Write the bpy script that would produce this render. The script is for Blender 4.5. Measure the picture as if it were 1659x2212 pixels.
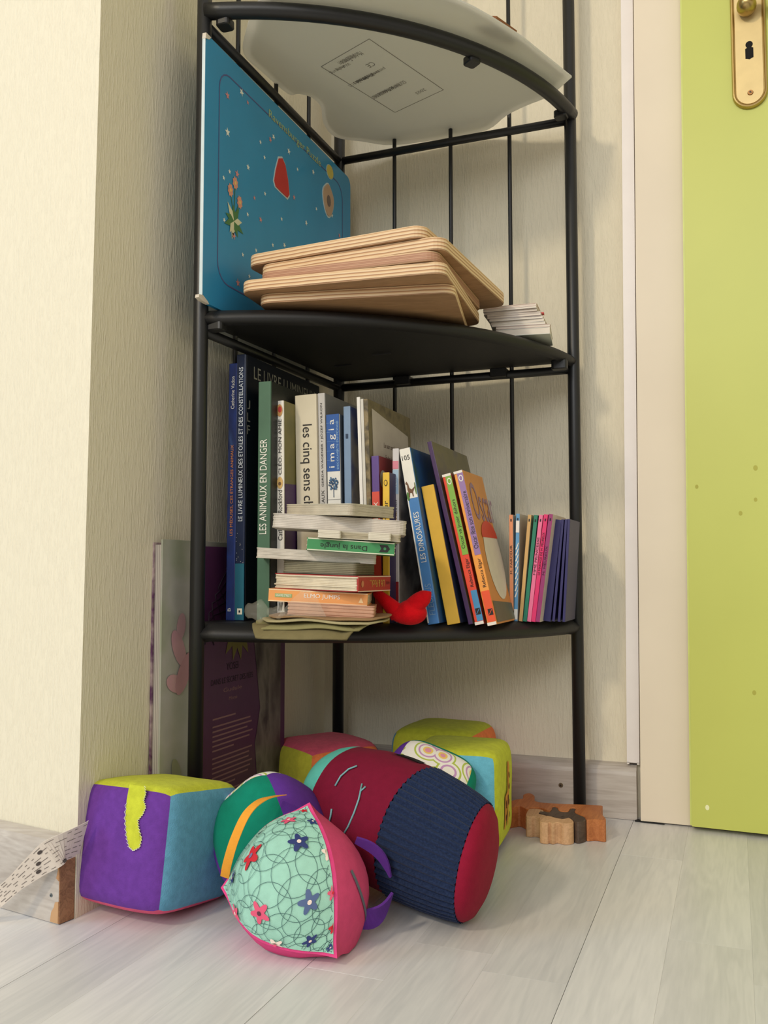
import bpy, bmesh, math, random
from mathutils import Vector, Matrix, noise
random.seed(7)
for o in list(bpy.data.objects): bpy.data.objects.remove(o)
sc = bpy.context.scene
COL = sc.collection
R = math.radians

# ------------------------------------------------------------------ camera
W, H, F = 1659, 2212, 1951.7
cam_d = bpy.data.cameras.new('camera')
cam = bpy.data.objects.new('camera', cam_d); COL.objects.link(cam)
cam_d.sensor_fit = 'VERTICAL'; cam_d.sensor_height = 24.0; cam_d.lens = 24.0 * F / H
cam_d.clip_start = 0.02
YAW, PITCH, ROLL = R(-21.194), R(3.687), R(-0.037)
fw = Vector((math.sin(YAW)*math.cos(PITCH), math.cos(YAW)*math.cos(PITCH), math.sin(PITCH)))
rt = Vector((math.cos(YAW), -math.sin(YAW), 0)); up = rt.cross(fw)
rt2 = rt*math.cos(ROLL) + up*math.sin(ROLL); up2 = up*math.cos(ROLL) - rt*math.sin(ROLL)
m = Matrix((rt2, up2, -fw)).transposed().to_4x4(); m.translation = (0.5206, -1.16497, 0.31396)
cam.matrix_world = m
sc.camera = cam

# ------------------------------------------------------------------ light
world = bpy.data.worlds.new('room_ambient'); sc.world = world; world.use_nodes = True
bg = world.node_tree.nodes['Background']
bg.inputs['Color'].default_value = (1.0, 0.91, 0.76, 1); bg.inputs['Strength'].default_value = 0.66
def area(name, loc, target, sx, sy, energy, col):
    d = bpy.data.lights.new(name, 'AREA'); d.shape = 'RECTANGLE'; d.size = sx; d.size_y = sy; d.energy = energy; d.color = col
    o = bpy.data.objects.new(name, d); COL.objects.link(o); o.location = loc
    o.rotation_euler = (Vector(target)-Vector(loc)).to_track_quat('-Z', 'Y').to_euler()
    return o
area('window_daylight', (-2.3, -2.3, 1.45), (0.0, -0.4, 0.4), 1.1, 1.3, 22, (0.40, 0.71, 1.0))
area('front_fill_light', (0.4, -4.3, 1.90), (0.2, 0.0, 0.5), 2.2, 1.2, 52, (0.94, 0.97, 1.0))  # broad soft fill added behind the camera to brighten camera-facing surfaces
area('room_lamp', (-0.55, -2.68, 1.92), (0.25, -0.1, 0.4), 0.24, 0.24, 25, (1.0, 0.85, 0.62))
sc.view_settings.view_transform = 'Standard'; sc.view_settings.look = 'None'
sc.view_settings.exposure = 0.0; sc.view_settings.gamma = 1.0; sc.view_settings.use_curve_mapping = False

# ------------------------------------------------------------------ materials
def lin(c):
    f = lambda v: v/12.92 if v <= 0.04045 else ((v+0.055)/1.055)**2.4
    return tuple(f(v/255.0) for v in c)
MATS = {}
def N(nt, t, **kw):
    n = nt.nodes.new(t)
    for k, v in kw.items():
        if k.startswith('i_'): n.inputs[k[2:]].default_value = v
        else: setattr(n, k, v)
    return n
def newmat(name):
    mt = bpy.data.materials.new(name); mt.use_nodes = True
    nt = mt.node_tree; b = nt.nodes['Principled BSDF']
    return mt, nt, b
def pm(col, rough=0.6, var=0.06, scale=40, bump=0.0, bscale=300, sheen=0.0, metal=0.0, spec=0.5, name=None):
    """plain procedural material: sRGB colour with faint noise and fine relief"""
    key = (tuple(col), rough, var, scale, bump, bscale, sheen, metal, spec)
    if key in MATS: return MATS[key]
    mt, nt, b = newmat(name or 'surface'); L = nt.links
    c = lin(col)
    tc = N(nt, 'ShaderNodeTexCoord'); nz = N(nt, 'ShaderNodeTexNoise', i_Scale=scale, i_Detail=4.0)
    L.new(tc.outputs['Object'], nz.inputs['Vector'])
    rp = N(nt, 'ShaderNodeValToRGB'); L.new(nz.outputs['Fac'], rp.inputs['Fac'])
    rp.color_ramp.elements[0].position = 0.3; rp.color_ramp.elements[1].position = 0.7
    rp.color_ramp.elements[0].color = (*[max(0, v*(1-var)) for v in c], 1)
    rp.color_ramp.elements[1].color = (*[min(1, v*(1+var)) for v in c], 1)
    L.new(rp.outputs['Color'], b.inputs['Base Color'])
    b.inputs['Roughness'].default_value = rough; b.inputs['Metallic'].default_value = metal
    b.inputs['Specular IOR Level'].default_value = spec
    if sheen:
        b.inputs['Sheen Weight'].default_value = sheen; b.inputs['Sheen Roughness'].default_value = 0.5
        b.inputs['Sheen Tint'].default_value = (*[min(1, v*0.6+0.4) for v in c], 1)
    if bump:
        n2 = N(nt, 'ShaderNodeTexNoise', i_Scale=bscale, i_Detail=3.0); L.new(tc.outputs['Object'], n2.inputs['Vector'])
        bp = N(nt, 'ShaderNodeBump', i_Strength=bump, i_Distance=0.001)
        L.new(n2.outputs['Fac'], bp.inputs['Height']); L.new(bp.outputs['Normal'], b.inputs['Normal'])
    MATS[key] = mt; return mt
def felt(col): return pm(col, 0.95, 0.10, 150, 0.5, 900, 0.12, spec=0.1, name='felt_fabric')
def cloth(col): return pm(col, 0.9, 0.06, 120, 0.3, 1500, 0.05, spec=0.15, name='cotton_fabric')
def card(col, rough=0.45): return pm(col, rough, 0.05, 60, 0.05, 400, name='printed_card')
def ink(col): return pm(col, 0.6, 0.0, 50, name='ink')

def wallpaper(name, col):
    mt, nt, b = newmat(name); L = nt.links; c = lin(col)
    tc = N(nt, 'ShaderNodeTexCoord')
    mp = N(nt, 'ShaderNodeMapping'); mp.inputs['Scale'].default_value = (420, 420, 60); L.new(tc.outputs['Object'], mp.inputs['Vector'])
    n1 = N(nt, 'ShaderNodeTexNoise', i_Scale=1.0, i_Detail=3.0, i_Roughness=0.6); L.new(mp.outputs['Vector'], n1.inputs['Vector'])
    mp2 = N(nt, 'ShaderNodeMapping'); mp2.inputs['Scale'].default_value = (1500, 1500, 500); L.new(tc.outputs['Object'], mp2.inputs['Vector'])
    n2 = N(nt, 'ShaderNodeTexNoise', i_Scale=1.0, i_Detail=2.0); L.new(mp2.outputs['Vector'], n2.inputs['Vector'])
    rp = N(nt, 'ShaderNodeValToRGB'); rp.color_ramp.elements[0].position = 0.45; rp.color_ramp.elements[1].position = 0.72
    L.new(n1.outputs['Fac'], rp.inputs['Fac'])
    ad = N(nt, 'ShaderNodeMath', operation='MULTIPLY_ADD'); L.new(n2.outputs['Fac'], ad.inputs[0]); ad.inputs[1].default_value = 0.35
    L.new(rp.outputs['Color'], ad.inputs[2])
    bp = N(nt, 'ShaderNodeBump', i_Strength=0.55, i_Distance=0.0010); L.new(ad.outputs['Value'], bp.inputs['Height'])
    L.new(bp.outputs['Normal'], b.inputs['Normal'])
    n3 = N(nt, 'ShaderNodeTexNoise', i_Scale=3.0, i_Detail=4.0); L.new(tc.outputs['Object'], n3.inputs['Vector'])
    r3 = N(nt, 'ShaderNodeValToRGB'); r3.color_ramp.elements[0].color = (*[v*0.96 for v in c], 1); r3.color_ramp.elements[1].color = (*c, 1)
    L.new(n3.outputs['Fac'], r3.inputs['Fac']); L.new(r3.outputs['Color'], b.inputs['Base Color'])
    b.inputs['Roughness'].default_value = 0.75; b.inputs['Specular IOR Level'].default_value = 0.25
    return mt
def grain(name, ca, cb, scale=(40, 3, 40), rough=0.4, rnd=0.0, spec=0.5, pores=False):
    """wood grain along local Y; random per-object tone when rnd"""
    mt, nt, b = newmat(name); L = nt.links; a, c = lin(ca), lin(cb)
    tc = N(nt, 'ShaderNodeTexCoord'); oi = N(nt, 'ShaderNodeObjectInfo')
    ml = N(nt, 'ShaderNodeMath', operation='MULTIPLY', i_1=0) if False else N(nt, 'ShaderNodeMath', operation='MULTIPLY')
    L.new(oi.outputs['Random'], ml.inputs[0]); ml.inputs[1].default_value = 37.0
    cb3 = N(nt, 'ShaderNodeCombineXYZ')
    for k in range(3): L.new(ml.outputs['Value'], cb3.inputs[k])
    va = N(nt, 'ShaderNodeVectorMath', operation='ADD'); L.new(tc.outputs['Object'], va.inputs[0]); L.new(cb3.outputs['Vector'], va.inputs[1])
    mp = N(nt, 'ShaderNodeMapping'); mp.inputs['Scale'].default_value = scale; L.new(va.outputs['Vector'], mp.inputs['Vector'])
    n1 = N(nt, 'ShaderNodeTexNoise', i_Scale=1.0, i_Detail=3.0, i_Distortion=0.6); L.new(mp.outputs['Vector'], n1.inputs['Vector'])
    wv = N(nt, 'ShaderNodeMath', operation='MULTIPLY'); L.new(n1.outputs['Fac'], wv.inputs[0]); wv.inputs[1].default_value = 60.0
    sn = N(nt, 'ShaderNodeMath', operation='SINE'); L.new(wv.outputs['Value'], sn.inputs[0])
    mp2 = N(nt, 'ShaderNodeMapping'); mp2.inputs['Scale'].default_value = (scale[0]*14, scale[1]*14, scale[2]*14); L.new(va.outputs['Vector'], mp2.inputs['Vector'])
    n2 = N(nt, 'ShaderNodeTexNoise', i_Scale=1.0, i_Detail=3.0); L.new(mp2.outputs['Vector'], n2.inputs['Vector'])
    s1 = N(nt, 'ShaderNodeMath', operation='MULTIPLY_ADD'); L.new(sn.outputs['Value'], s1.inputs[0]); s1.inputs[1].default_value = 0.10
    L.new(n1.outputs['Fac'], s1.inputs[2])
    s2 = N(nt, 'ShaderNodeMath', operation='MULTIPLY_ADD'); L.new(n2.outputs['Fac'], s2.inputs[0]); s2.inputs[1].default_value = 0.55; L.new(s1.outputs['Value'], s2.inputs[2])
    rp = N(nt, 'ShaderNodeValToRGB'); rp.color_ramp.elements[0].position = 0.5; rp.color_ramp.elements[1].position = 1.0
    rp.color_ramp.elements[0].color = (*a, 1); rp.color_ramp.elements[1].color = (*c, 1); L.new(s2.outputs['Value'], rp.inputs['Fac'])
    out = rp.outputs['Color']
    if rnd:
        hs = N(nt, 'ShaderNodeHueSaturation'); L.new(out, hs.inputs['Color'])
        mr = N(nt, 'ShaderNodeMapRange'); L.new(oi.outputs['Random'], mr.inputs['Value']); mr.inputs['To Min'].default_value = 1-rnd; mr.inputs['To Max'].default_value = 1+rnd
        L.new(mr.outputs['Result'], hs.inputs['Value'])
        m2 = N(nt, 'ShaderNodeMath', operation='MULTIPLY'); L.new(oi.outputs['Random'], m2.inputs[0]); m2.inputs[1].default_value = 7.3
        fr = N(nt, 'ShaderNodeMath', operation='FRACT'); L.new(m2.outputs['Value'], fr.inputs[0])
        mr2 = N(nt, 'ShaderNodeMapRange'); L.new(fr.outputs['Value'], mr2.inputs['Value']); mr2.inputs['To Min'].default_value = 0.7; mr2.inputs['To Max'].default_value = 1.35
        L.new(mr2.outputs['Result'], hs.inputs['Saturation']); out = hs.outputs['Color']
    L.new(out, b.inputs['Base Color'])
    b.inputs['Roughness'].default_value = rough; b.inputs['Specular IOR Level'].default_value = spec
    bp = N(nt, 'ShaderNodeBump', i_Strength=0.08, i_Distance=0.0005); L.new(n2.outputs['Fac'], bp.inputs['Height']); L.new(bp.outputs['Normal'], b.inputs['Normal'])
    return mt
def layered(name, cols, period, axis='Z', rough=0.6, jitter=0.25):
    """edge-on layers (plywood plies, page edges) stacked along a local axis"""
    mt, nt, b = newmat(name); L = nt.links
    tc = N(nt, 'ShaderNodeTexCoord'); sp = N(nt, 'ShaderNodeSeparateXYZ'); L.new(tc.outputs['Object'], sp.inputs[0])
    nz = N(nt, 'ShaderNodeTexNoise', i_Scale=25.0); L.new(tc.outputs['Object'], nz.inputs['Vector'])
    ma = N(nt, 'ShaderNodeMath', operation='MULTIPLY_ADD'); L.new(nz.outputs['Fac'], ma.inputs[0]); ma.inputs[1].default_value = period*jitter
    L.new(sp.outputs[axis], ma.inputs[2])
    dv = N(nt, 'ShaderNodeMath', operation='DIVIDE'); L.new(ma.outputs['Value'], dv.inputs[0]); dv.inputs[1].default_value = period
    fr = N(nt, 'ShaderNodeMath', operation='FRACT'); L.new(dv.outputs['Value'], fr.inputs[0])
    rp = N(nt, 'ShaderNodeValToRGB'); L.new(fr.outputs['Value'], rp.inputs['Fac'])
    k = len(cols)
    while len(rp.color_ramp.elements) < k: rp.color_ramp.elements.new(0.5)
    for i, c in enumerate(cols):
        rp.color_ramp.elements[i].position = i/max(1, k-1); rp.color_ramp.elements[i].color = (*lin(c), 1)
    L.new(rp.outputs['Color'], b.inputs['Base Color']); b.inputs['Roughness'].default_value = rough; b.inputs['Specular IOR Level'].default_value = 0.25
    return mt
def blotch(name, cols, scale=20, rough=0.45, stretch=(1, 1, 1)):
    """printed painterly picture: soft patches of several colours"""
    mt, nt, b = newmat(name); L = nt.links
    tc = N(nt, 'ShaderNodeTexCoord'); mp = N(nt, 'ShaderNodeMapping'); mp.inputs['Scale'].default_value = stretch; L.new(tc.outputs['Object'], mp.inputs['Vector'])
    nz = N(nt, 'ShaderNodeTexNoise', i_Scale=scale, i_Detail=5.0); L.new(mp.outputs['Vector'], nz.inputs['Vector'])
    rp = N(nt, 'ShaderNodeValToRGB'); L.new(nz.outputs['Fac'], rp.inputs['Fac'])
    while len(rp.color_ramp.elements) < len(cols): rp.color_ramp.elements.new(0.5)
    for i, c in enumerate(cols):
        rp.color_ramp.elements[i].position = 0.28 + 0.44*i/max(1, len(cols)-1); rp.color_ramp.elements[i].color = (*lin(c), 1)
    L.new(rp.outputs['Color'], b.inputs['Base Color']); b.inputs['Roughness'].default_value = rough
    return mt

M_black = pm((24, 25, 27), 0.42, 0.05, 80, 0.08, 500, name='black_metal')
M_board = pm((22, 22, 24), 0.55, 0.08, 60, 0.15, 700, name='black_board')
M_pages = layered('page_edges', [(232, 224, 205), (214, 203, 180), (238, 231, 214)], 0.0011, 'X')
M_pagesZ = layered('page_edges_flat', [(205, 197, 180), (168, 158, 140), (214, 206, 190)], 0.0016, 'Z')
M_white = pm((232, 230, 226), 0.5, 0.03)

# ------------------------------------------------------------------ geometry helpers
def link(name, me, mat=None, parent=None, mw=None, smooth=False):
    o = bpy.data.objects.new(name, me); COL.objects.link(o)
    if mat is not None and len(me.materials) == 0: me.materials.append(mat)
    if smooth:
        for p in me.polygons: p.use_smooth = True
    if parent is not None: o.parent = parent
    if mw is not None: o.matrix_local = mw
    return o
def tag(o, label=None, cat=None, group=None, kind=None):
    if label: o['label'] = label
    if cat: o['category'] = cat
    if group: o['group'] = group
    if kind: o['kind'] = kind
    return o
def empty(name, loc=(0, 0, 0), rot=(0, 0, 0)):
    o = bpy.data.objects.new(name, None); COL.objects.link(o); o.location = loc; o.rotation_euler = rot
    o.empty_display_size = 0.02
    return o
def me_from(vs, fs, name='mesh'):
    me = bpy.data.meshes.new(name); me.from_pydata([tuple(v) for v in vs], [], fs); me.update(); return me
def bm_mesh(bm, name='mesh'):
    bmesh.ops.recalc_face_normals(bm, faces=bm.faces[:])
    me = bpy.data.meshes.new(name); bm.to_mesh(me); bm.free(); return me
def box_me(x0, x1, y0, y1, z0, z1, bev=0.0, seg=2):
    bm = bmesh.new(); bmesh.ops.create_cube(bm, size=1)
    for v in bm.verts:
        v.co = Vector(((x0+x1)/2+v.co.x*(x1-x0), (y0+y1)/2+v.co.y*(y1-y0), (z0+z1)/2+v.co.z*(z1-z0)))
    if bev: bmesh.ops.bevel(bm, geom=bm.edges[:], offset=bev, segments=seg, affect='EDGES', profile=0.6)
    return bm_mesh(bm)
def box(name, b, mat, parent=None, bev=0.0, seg=2, smooth=False):
    return link(name, box_me(*b, bev, seg), mat, parent, smooth=smooth)
def prism_me(poly, z0, z1, bev=0.0, seg=2):
    """extrude a plan polygon [(x,y)] between z0 and z1"""
    bm = bmesh.new()
    vs = [bm.verts.new((x, y, z0)) for x, y in poly]
    f = bm.faces.new(vs); r = bmesh.ops.extrude_face_region(bm, geom=[f])
    top = [g for g in r['geom'] if isinstance(g, bmesh.types.BMVert)]
    for v in top: v.co.z = z1
    if bev:
        ed = [e for e in bm.edges if abs(e.verts[0].co.z-e.verts[1].co.z) < 1e-9]
        bmesh.ops.bevel(bm, geom=ed, offset=bev, segments=seg, affect='EDGES', profile=0.6)
    return bm_mesh(bm)
def rrect(w, d, r, seg=5, cx=0, cy=0):
    pts = []
    for qx, qy, a0 in ((1, 1, 0), (-1, 1, 90), (-1, -1, 180), (1, -1, 270)):
        for i in range(seg+1):
            a = R(a0+90*i/seg)
            pts.append((cx+qx*(w/2-r)+r*math.cos(a), cy+qy*(d/2-r)+r*math.sin(a)))
    return pts
def tube_me(pts, r, n=12, closed=False, cap=True):
    """sweep a circle along points; r a number or a list"""
    pts = [Vector(p) for p in pts]; k = len(pts); vs = []; fs = []
    rr = r if isinstance(r, (list, tuple)) else [r]*k
    t0 = (pts[1]-pts[0]).normalized(); up = Vector((0, 0, 1)) if abs(t0.z) < 0.9 else Vector((1, 0, 0))
    nx = t0.cross(up).normalized()
    for i, p in enumerate(pts):
        if closed: t = (pts[(i+1) % k]-pts[i-1]).normalized()
        else: t = (pts[min(i+1, k-1)]-pts[max(i-1, 0)]).normalized()
        nx = (nx - t*nx.dot(t)).normalized(); ny = t.cross(nx)
        for j in range(n):
            a = 2*math.pi*j/n; vs.append(p+(nx*math.cos(a)+ny*math.sin(a))*rr[i])
    for i in range(k if closed else k-1):
        for j in range(n):
            a, b_ = i*n+j, i*n+(j+1) % n; c, d = ((i+1) % k)*n+(j+1) % n, ((i+1) % k)*n+j
            fs.append((a, b_, c, d))
    if cap and not closed: fs.append(tuple(range(n))[::-1]); fs.append(tuple((k-1)*n+j for j in range(n)))
    return me_from(vs, fs)
def tube(name, pts, r, mat, parent=None, n=12, closed=False):
    return link(name, tube_me(pts, r, n, closed), mat, parent, smooth=True)
def ribbon_me(pts, widths, side, thick=0.0006):
    """flat strip with thickness along pts; side: list of width directions"""
    vs = []; fs = []; k = len(pts)
    pts = [Vector(p) for p in pts]
    for i, p in enumerate(pts):
        t = (pts[min(i+1, k-1)]-pts[max(i-1, 0)]).normalized()
        s = Vector(side[i] if isinstance(side, list) else side); s = (s-t*s.dot(t)).normalized(); nn = t.cross(s)
        w = widths[i] if isinstance(widths, (list, tuple)) else widths
        for a, b_ in ((-1, -1), (1, -1), (1, 1), (-1, 1)): vs.append(p+s*(a*w/2)+nn*(b_*thick/2))
    for i in range(k-1):
        for j in range(4):
            fs.append((i*4+j, i*4+(j+1) % 4, (i+1)*4+(j+1) % 4, (i+1)*4+j))
    fs.append((3, 2, 1, 0)); fs.append(tuple((k-1)*4+j for j in range(4)))
    return me_from(vs, fs)
def spline(pts, n=8):
    """Catmull-Rom through points"""
    P = [Vector(p) for p in pts]; out = []
    for i in range(len(P)-1):
        a, b_, c, d = P[max(i-1, 0)], P[i], P[i+1], P[min(i+2, len(P)-1)]
        for j in range(n):
            t = j/n
            out.append(0.5*((2*b_)+(c-a)*t+(2*a-5*b_+4*c-d)*t*t+(3*b_-a-3*c+d)*t**3))
    out.append(P[-1]); return out

TXT = {}
def text_raw(s):
    if s in TXT: return TXT[s]
    cu = bpy.data.curves.new('lettering', 'FONT'); cu.body = s; cu.size = 1.0; cu.resolution_u = 3
    o = bpy.data.objects.new('lettering', cu); COL.objects.link(o)
    dg = bpy.context.evaluated_depsgraph_get(); ev = o.evaluated_get(dg); me = ev.to_mesh()
    vs = [v.co.copy() for v in me.vertices]; fs = [tuple(p.vertices) for p in me.polygons]
    ev.to_mesh_clear(); bpy.data.objects.remove(o); bpy.data.curves.remove(cu)
    TXT[s] = (vs, fs); return TXT[s]
def text(s, origin, ex, ey, length, height, mat, parent, name='lettering'):
    """flat printed words: origin = start of baseline, ex reading direction, ey letter-up; fitted to length and height"""
    vs, fs = text_raw(s)
    x0 = min(v.x for v in vs); x1 = max(v.x for v in vs); y0 = min(v.y for v in vs); y1 = max(v.y for v in vs)
    o, ex, ey = Vector(origin), Vector(ex), Vector(ey)
    P = [o+ex*((v.x-x0)/(x1-x0)*length)+ey*((v.y-y0)/(y1-y0)*height) for v in vs]
    return link(name, me_from(P, fs), mat, parent)
def spine_text(s, z0, z1, width, mat, parent, t=0.0, y=-0.0006, down=False, cx=0.0):
    """words on a book spine (facing -Y); reads upward, or downward"""
    if down: return text(s, (cx-width/2, y, z1), (0, 0, -1), (1, 0, 0), z1-z0, width, mat, parent)
    return text(s, (cx+width/2, y, z0), (0, 0, 1), (-1, 0, 0), z1-z0, width, mat, parent)
def patch(name, b, mat, parent): return box(name, b, mat, parent)

# ================================================================== THE SETTING
LEAN = 0.0095                                   # the old walls are slightly out of plumb
def leaned(poly, z0, z1):
    vs = [(x+LEAN*z, y, z) for z in (z0, z1) for x, y in poly]; n = len(poly)
    fs = [tuple(range(n))[::-1], tuple(range(n, 2*n))] + [(i, (i+1) % n, n+(i+1) % n, n+i) for i in range(n)]
    me = me_from(vs, fs); bm = bmesh.new(); bm.from_mesh(me); me2 = bm_mesh(bm); return me2
M_wall = wallpaper('cream_wallpaper', (229, 221, 199))
YW, XW, YF = 0.044, -0.0425, -0.485             # wall planes
fd = Vector((-0.987, 0.160))                    # direction of the front-left wall
e1 = (XW+fd.x*2.0, YF+fd.y*2.0)
tag(link('wall_left', leaned([(XW, YF), (XW, YW+0.12), (XW-0.12, YW+0.12), (XW-0.12, YF+0.14)], 0, 2.5), M_wall), 'cream textured wallpaper wall beside the corner shelf', kind='structure')
tag(link('wall_front', leaned([(XW, YF), (XW-0.12, YF+0.14), (e1[0], e1[1]+0.12), e1], 0, 2.5), M_wall), 'brightly lit cream wallpaper wall at the left edge', kind='structure')
tag(link('wall_right', leaned([(XW, YW), (2.2, YW), (2.2, YW+0.12), (XW, YW+0.12)], 0, 2.5), M_wall), 'cream wallpaper wall behind the corner shelf', kind='structure')

# floor of pale laminate strips
M_floor = grain('pale_laminate', (204, 204, 206), (221, 220, 221), (26, 2.2, 26), 0.36, 0.075, 0.5)
floor = tag(box('floor', (-2.2, 2.2, -3.6, 0.2, -0.05, -0.0040), pm((120, 112, 104), 0.7)), kind='structure')
sw = 0.1985/3
plank_mesh = {}
for ix in range(-11, 22):
    x = -0.003 + ix*sw; board = ix % 3 == 0
    gap_l = 0.0004 if board else 0.00003
    off = (math.sin(ix*12.9898)*43758.5453) % 1.0
    yy = -1.5 - off*0.41
    while yy < 0.14:
        y0, y1 = yy, min(yy+0.41, 0.16); yy += 0.41
        key = (board, round(y1-y0, 4))
        if key not in plank_mesh:
            plank_mesh[key] = box_me(gap_l, sw-0.00003, 0.00004, y1-y0-0.00004, -0.004, 0.0, 0.00015 if board else 0.00003, 1)
        o = link('plank', plank_mesh[key], M_floor, floor); o.location = (x, y0, 0)

# baseboards
M_base = grain('grey_laminate_skirting', (168, 158, 150), (194, 187, 180), (3, 30, 30), 0.35)
def profile_run(name, p0, p1, prof, mat, cut=None):
    """extrude a (depth, height) profile from p0 to p1; depth measured to the right of travel"""
    p0, p1 = Vector(p0), Vector(p1); t = (p1-p0).normalized(); n = Vector((t.y, -t.x, 0))
    k = len(prof); vs = [p+n*d+Vector((0, 0, h)) for p in (p0, p1) for d, h in prof]
    fs = [tuple(range(k)), tuple(range(k, 2*k))] + [(i, (i+1) % k, k+(i+1) % k, k+i) for i in range(k)]
    bm = bmesh.new(); bm.from_mesh(me_from(vs, fs)); return link(name, bm_mesh(bm), mat)
prof = [(0, 0.0005), (0.0165, 0.0005), (0.0165, 0.055), (0.0155, 0.060), (0.012, 0.0645), (0.006, 0.067), (0, 0.068)]
bbr = tag(profile_run('baseboard_right', (XW, YW, 0), (0.3985, YW, 0), prof, M_base), 'grey wood-look skirting board with a screw', kind='structure')
bbf = tag(profile_run('baseboard_front', (e1[0], e1[1], 0), (XW-0.002, YF-0.0003, 0), prof[:2]+[(0.0165, 0.061), (0.0155, 0.066), (0.012, 0.070), (0.006, 0.0725), (0, 0.0735)], M_base), 'pale grey skirting with chipped brown end', kind='structure')
M_mdf = grain('raw_fibreboard', (120, 84, 58), (160, 118, 84), (60, 60, 60), 0.8)
# bare end and chipped corner of the front skirting
fn = Vector((-fd.y*-1, 0)) ; fx, fy = -fd.x, -fd.y     # travel direction of that board
nx_, ny_ = fy, -fx
E0 = Vector((XW-0.002, YF-0.0003, 0))
def bp(d, along, z): return Vector((E0.x+fx*along+nx_*d, E0.y+fy*along+ny_*d, z))
vs = [bp(d, a, z) for a in (0.0002, 0.0014) for d, z in ((0.0, .0008), (0.0166, .0008), (0.0166, .061), (0.012, .070), (0, .0730))]
link('raw_end', me_from(vs, [(0, 1, 2, 3, 4), (5, 6, 7, 8, 9)]+[(i, (i+1) % 5, 5+(i+1) % 5, 5+i) for i in range(5)]), M_mdf, bbf)
chip = [(-0.010, .0012), (0.0003, .0012), (0.0003, .020), (-0.004, .019), (-0.0055, .014), (-0.0085, .010), (-0.0095, .005)]
vs = [bp(d, a, z) for d in (0.0160, 0.0172) for a, z in chip]; k = len(chip)
link('chip', me_from(vs, [tuple(range(k)), tuple(range(k, 2*k))]+[(i, (i+1) % k, k+(i+1) % k, k+i) for i in range(k)]), pm((190, 150, 110), 0.8), bbf)
chip = [(-0.003, .040), (0.0003, .038), (0.0003, .057), (-0.002, .055), (-0.0012, .047)]
vs = [bp(d, a, z) for d in (0.0160, 0.0172) for a, z in chip]; k = len(chip)
link('chip', me_from(vs, [tuple(range(k)), tuple(range(k, 2*k))]+[(i, (i+1) % k, k+(i+1) % k, k+i) for i in range(k)]), pm((176, 132, 92), 0.8), bbf)
def screw(name, loc, r, axis_y=True, parent=None, mat=None):
    bm = bmesh.new(); bmesh.ops.create_cone(bm, cap_ends=True, segments=16, radius1=r, radius2=r*0.8, depth=r*0.5)
    bmesh.ops.rotate(bm, verts=bm.verts[:], matrix=Matrix.Rotation(R(90), 3, 'X')); bmesh.ops.translate(bm, verts=bm.verts[:], vec=loc)
    s = link(name, bm_mesh(bm), mat or pm((150, 140, 120), 0.3, metal=1.0), parent)
    for a in (0, 90):
        bm = bmesh.new(); bmesh.ops.create_cube(bm, size=1); bmesh.ops.scale(bm, verts=bm.verts[:], vec=(r*1.0, r*0.1, r*0.22))
        bmesh.ops.rotate(bm, verts=bm.verts[:], matrix=Matrix.Rotation(R(a+20), 3, 'Y')); bmesh.ops.translate(bm, verts=bm.verts[:], vec=Vector(loc)+Vector((0, -r*0.26, 0)))
        link('slot', bm_mesh(bm), pm((30, 26, 22), 0.5), s)
    return s
screw('screw', (0.3035, YW-0.0170, 0.036), 0.0032, parent=bbr)
screw('nail', tuple(bp(0.0168, -0.0095, 0.024)), 0.0018, parent=bbf, mat=pm((120, 130, 135), 0.4, metal=0.8))

# door frame, cable duct, green door
M_frame = pm((228, 216, 196), 0.5, 0.03, 8, 0.03, 200, name='cream_gloss_paint')
YFR = 0.022
fr_ = tag(link('trim_1', leaned([(0.4035, YFR), (0.600, YFR), (0.600, YW), (0.4035, YW)], 0.002, 2.2), M_frame), 'wide cream door frame board', kind='structure')
gap = link('gap', prism_me([(0.396, YFR+0.0005), (0.4065, YFR-0.0009), (0.432, YFR-0.0016), (0.4065, YFR+0.004), (0.3995, YFR+0.008)], 0.0003, 0.0018), pm((18, 18, 20), 0.8), fr_)
mk = pm((176, 158, 136), 0.7)
duct = tag(empty('trim_2', (0.3945, YW, 0.0705)), 'narrow white plastic cable duct running up the wall', kind='structure')
dm = leaned([(-0.0078, -0.0115), (0.0076, -0.0115), (0.0076, 0), (-0.0078, 0)], 0.0, 2.1)
link('duct_cover', dm, pm((234, 228, 226), 0.4, 0.02), duct)
link('duct_end', box_me(-0.0060, 0.0058, -0.0095, -0.002, -0.0016, 0.0004), pm((90, 80, 72), 0.7), duct)
for dx in (-0.0078, 0.0046): link('duct_lip', box_me(dx, dx+0.003, -0.0115, -0.002, -0.0022, 0.0004), pm((220, 214, 210), 0.5), duct)

door = tag(empty('door_1', (0.4648, 0.004, 0.006), (0, 0, R(-2.5))), 'lime green painted door with brass lock plate', kind='structure')
M_green = pm((194, 200, 98), 0.42, 0.03, 6, 0.04, 250, name='lime_gloss_paint')
pts = [(0, 0), (0.9, 0), (0.9, 0.016), (0, 0.016)]
dv = leaned(pts, 0, 2.05); link('door_leaf', dv, M_green, door)
link('door_edge', leaned([(-0.0022, 0.0015), (0.0, 0.0015), (0.0, 0.0155), (-0.0022, 0.0155)], 0.001, 2.05), pm((206, 214, 120), 0.4), door)
M_brass = pm((190, 164, 108), 0.32, 0.06, 60, 0.03, 300, metal=1.0, name='brass')
M_brass2 = pm((206, 184, 132), 0.5, 0.05, 60, 0.03, 300, metal=0.45, name='brushed_brass')
def stadium(w, h, n=14):
    p = []
    for i in range(n+1):
        a = math.pi*i/n; p.append((w/2*math.cos(a), h-w/2+w/2*math.sin(a)))
    for i in range(n+1):
        a = math.pi+math.pi*i/n; p.append((w/2*math.cos(a), w/2+w/2*math.sin(a)))
    return p
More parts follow.
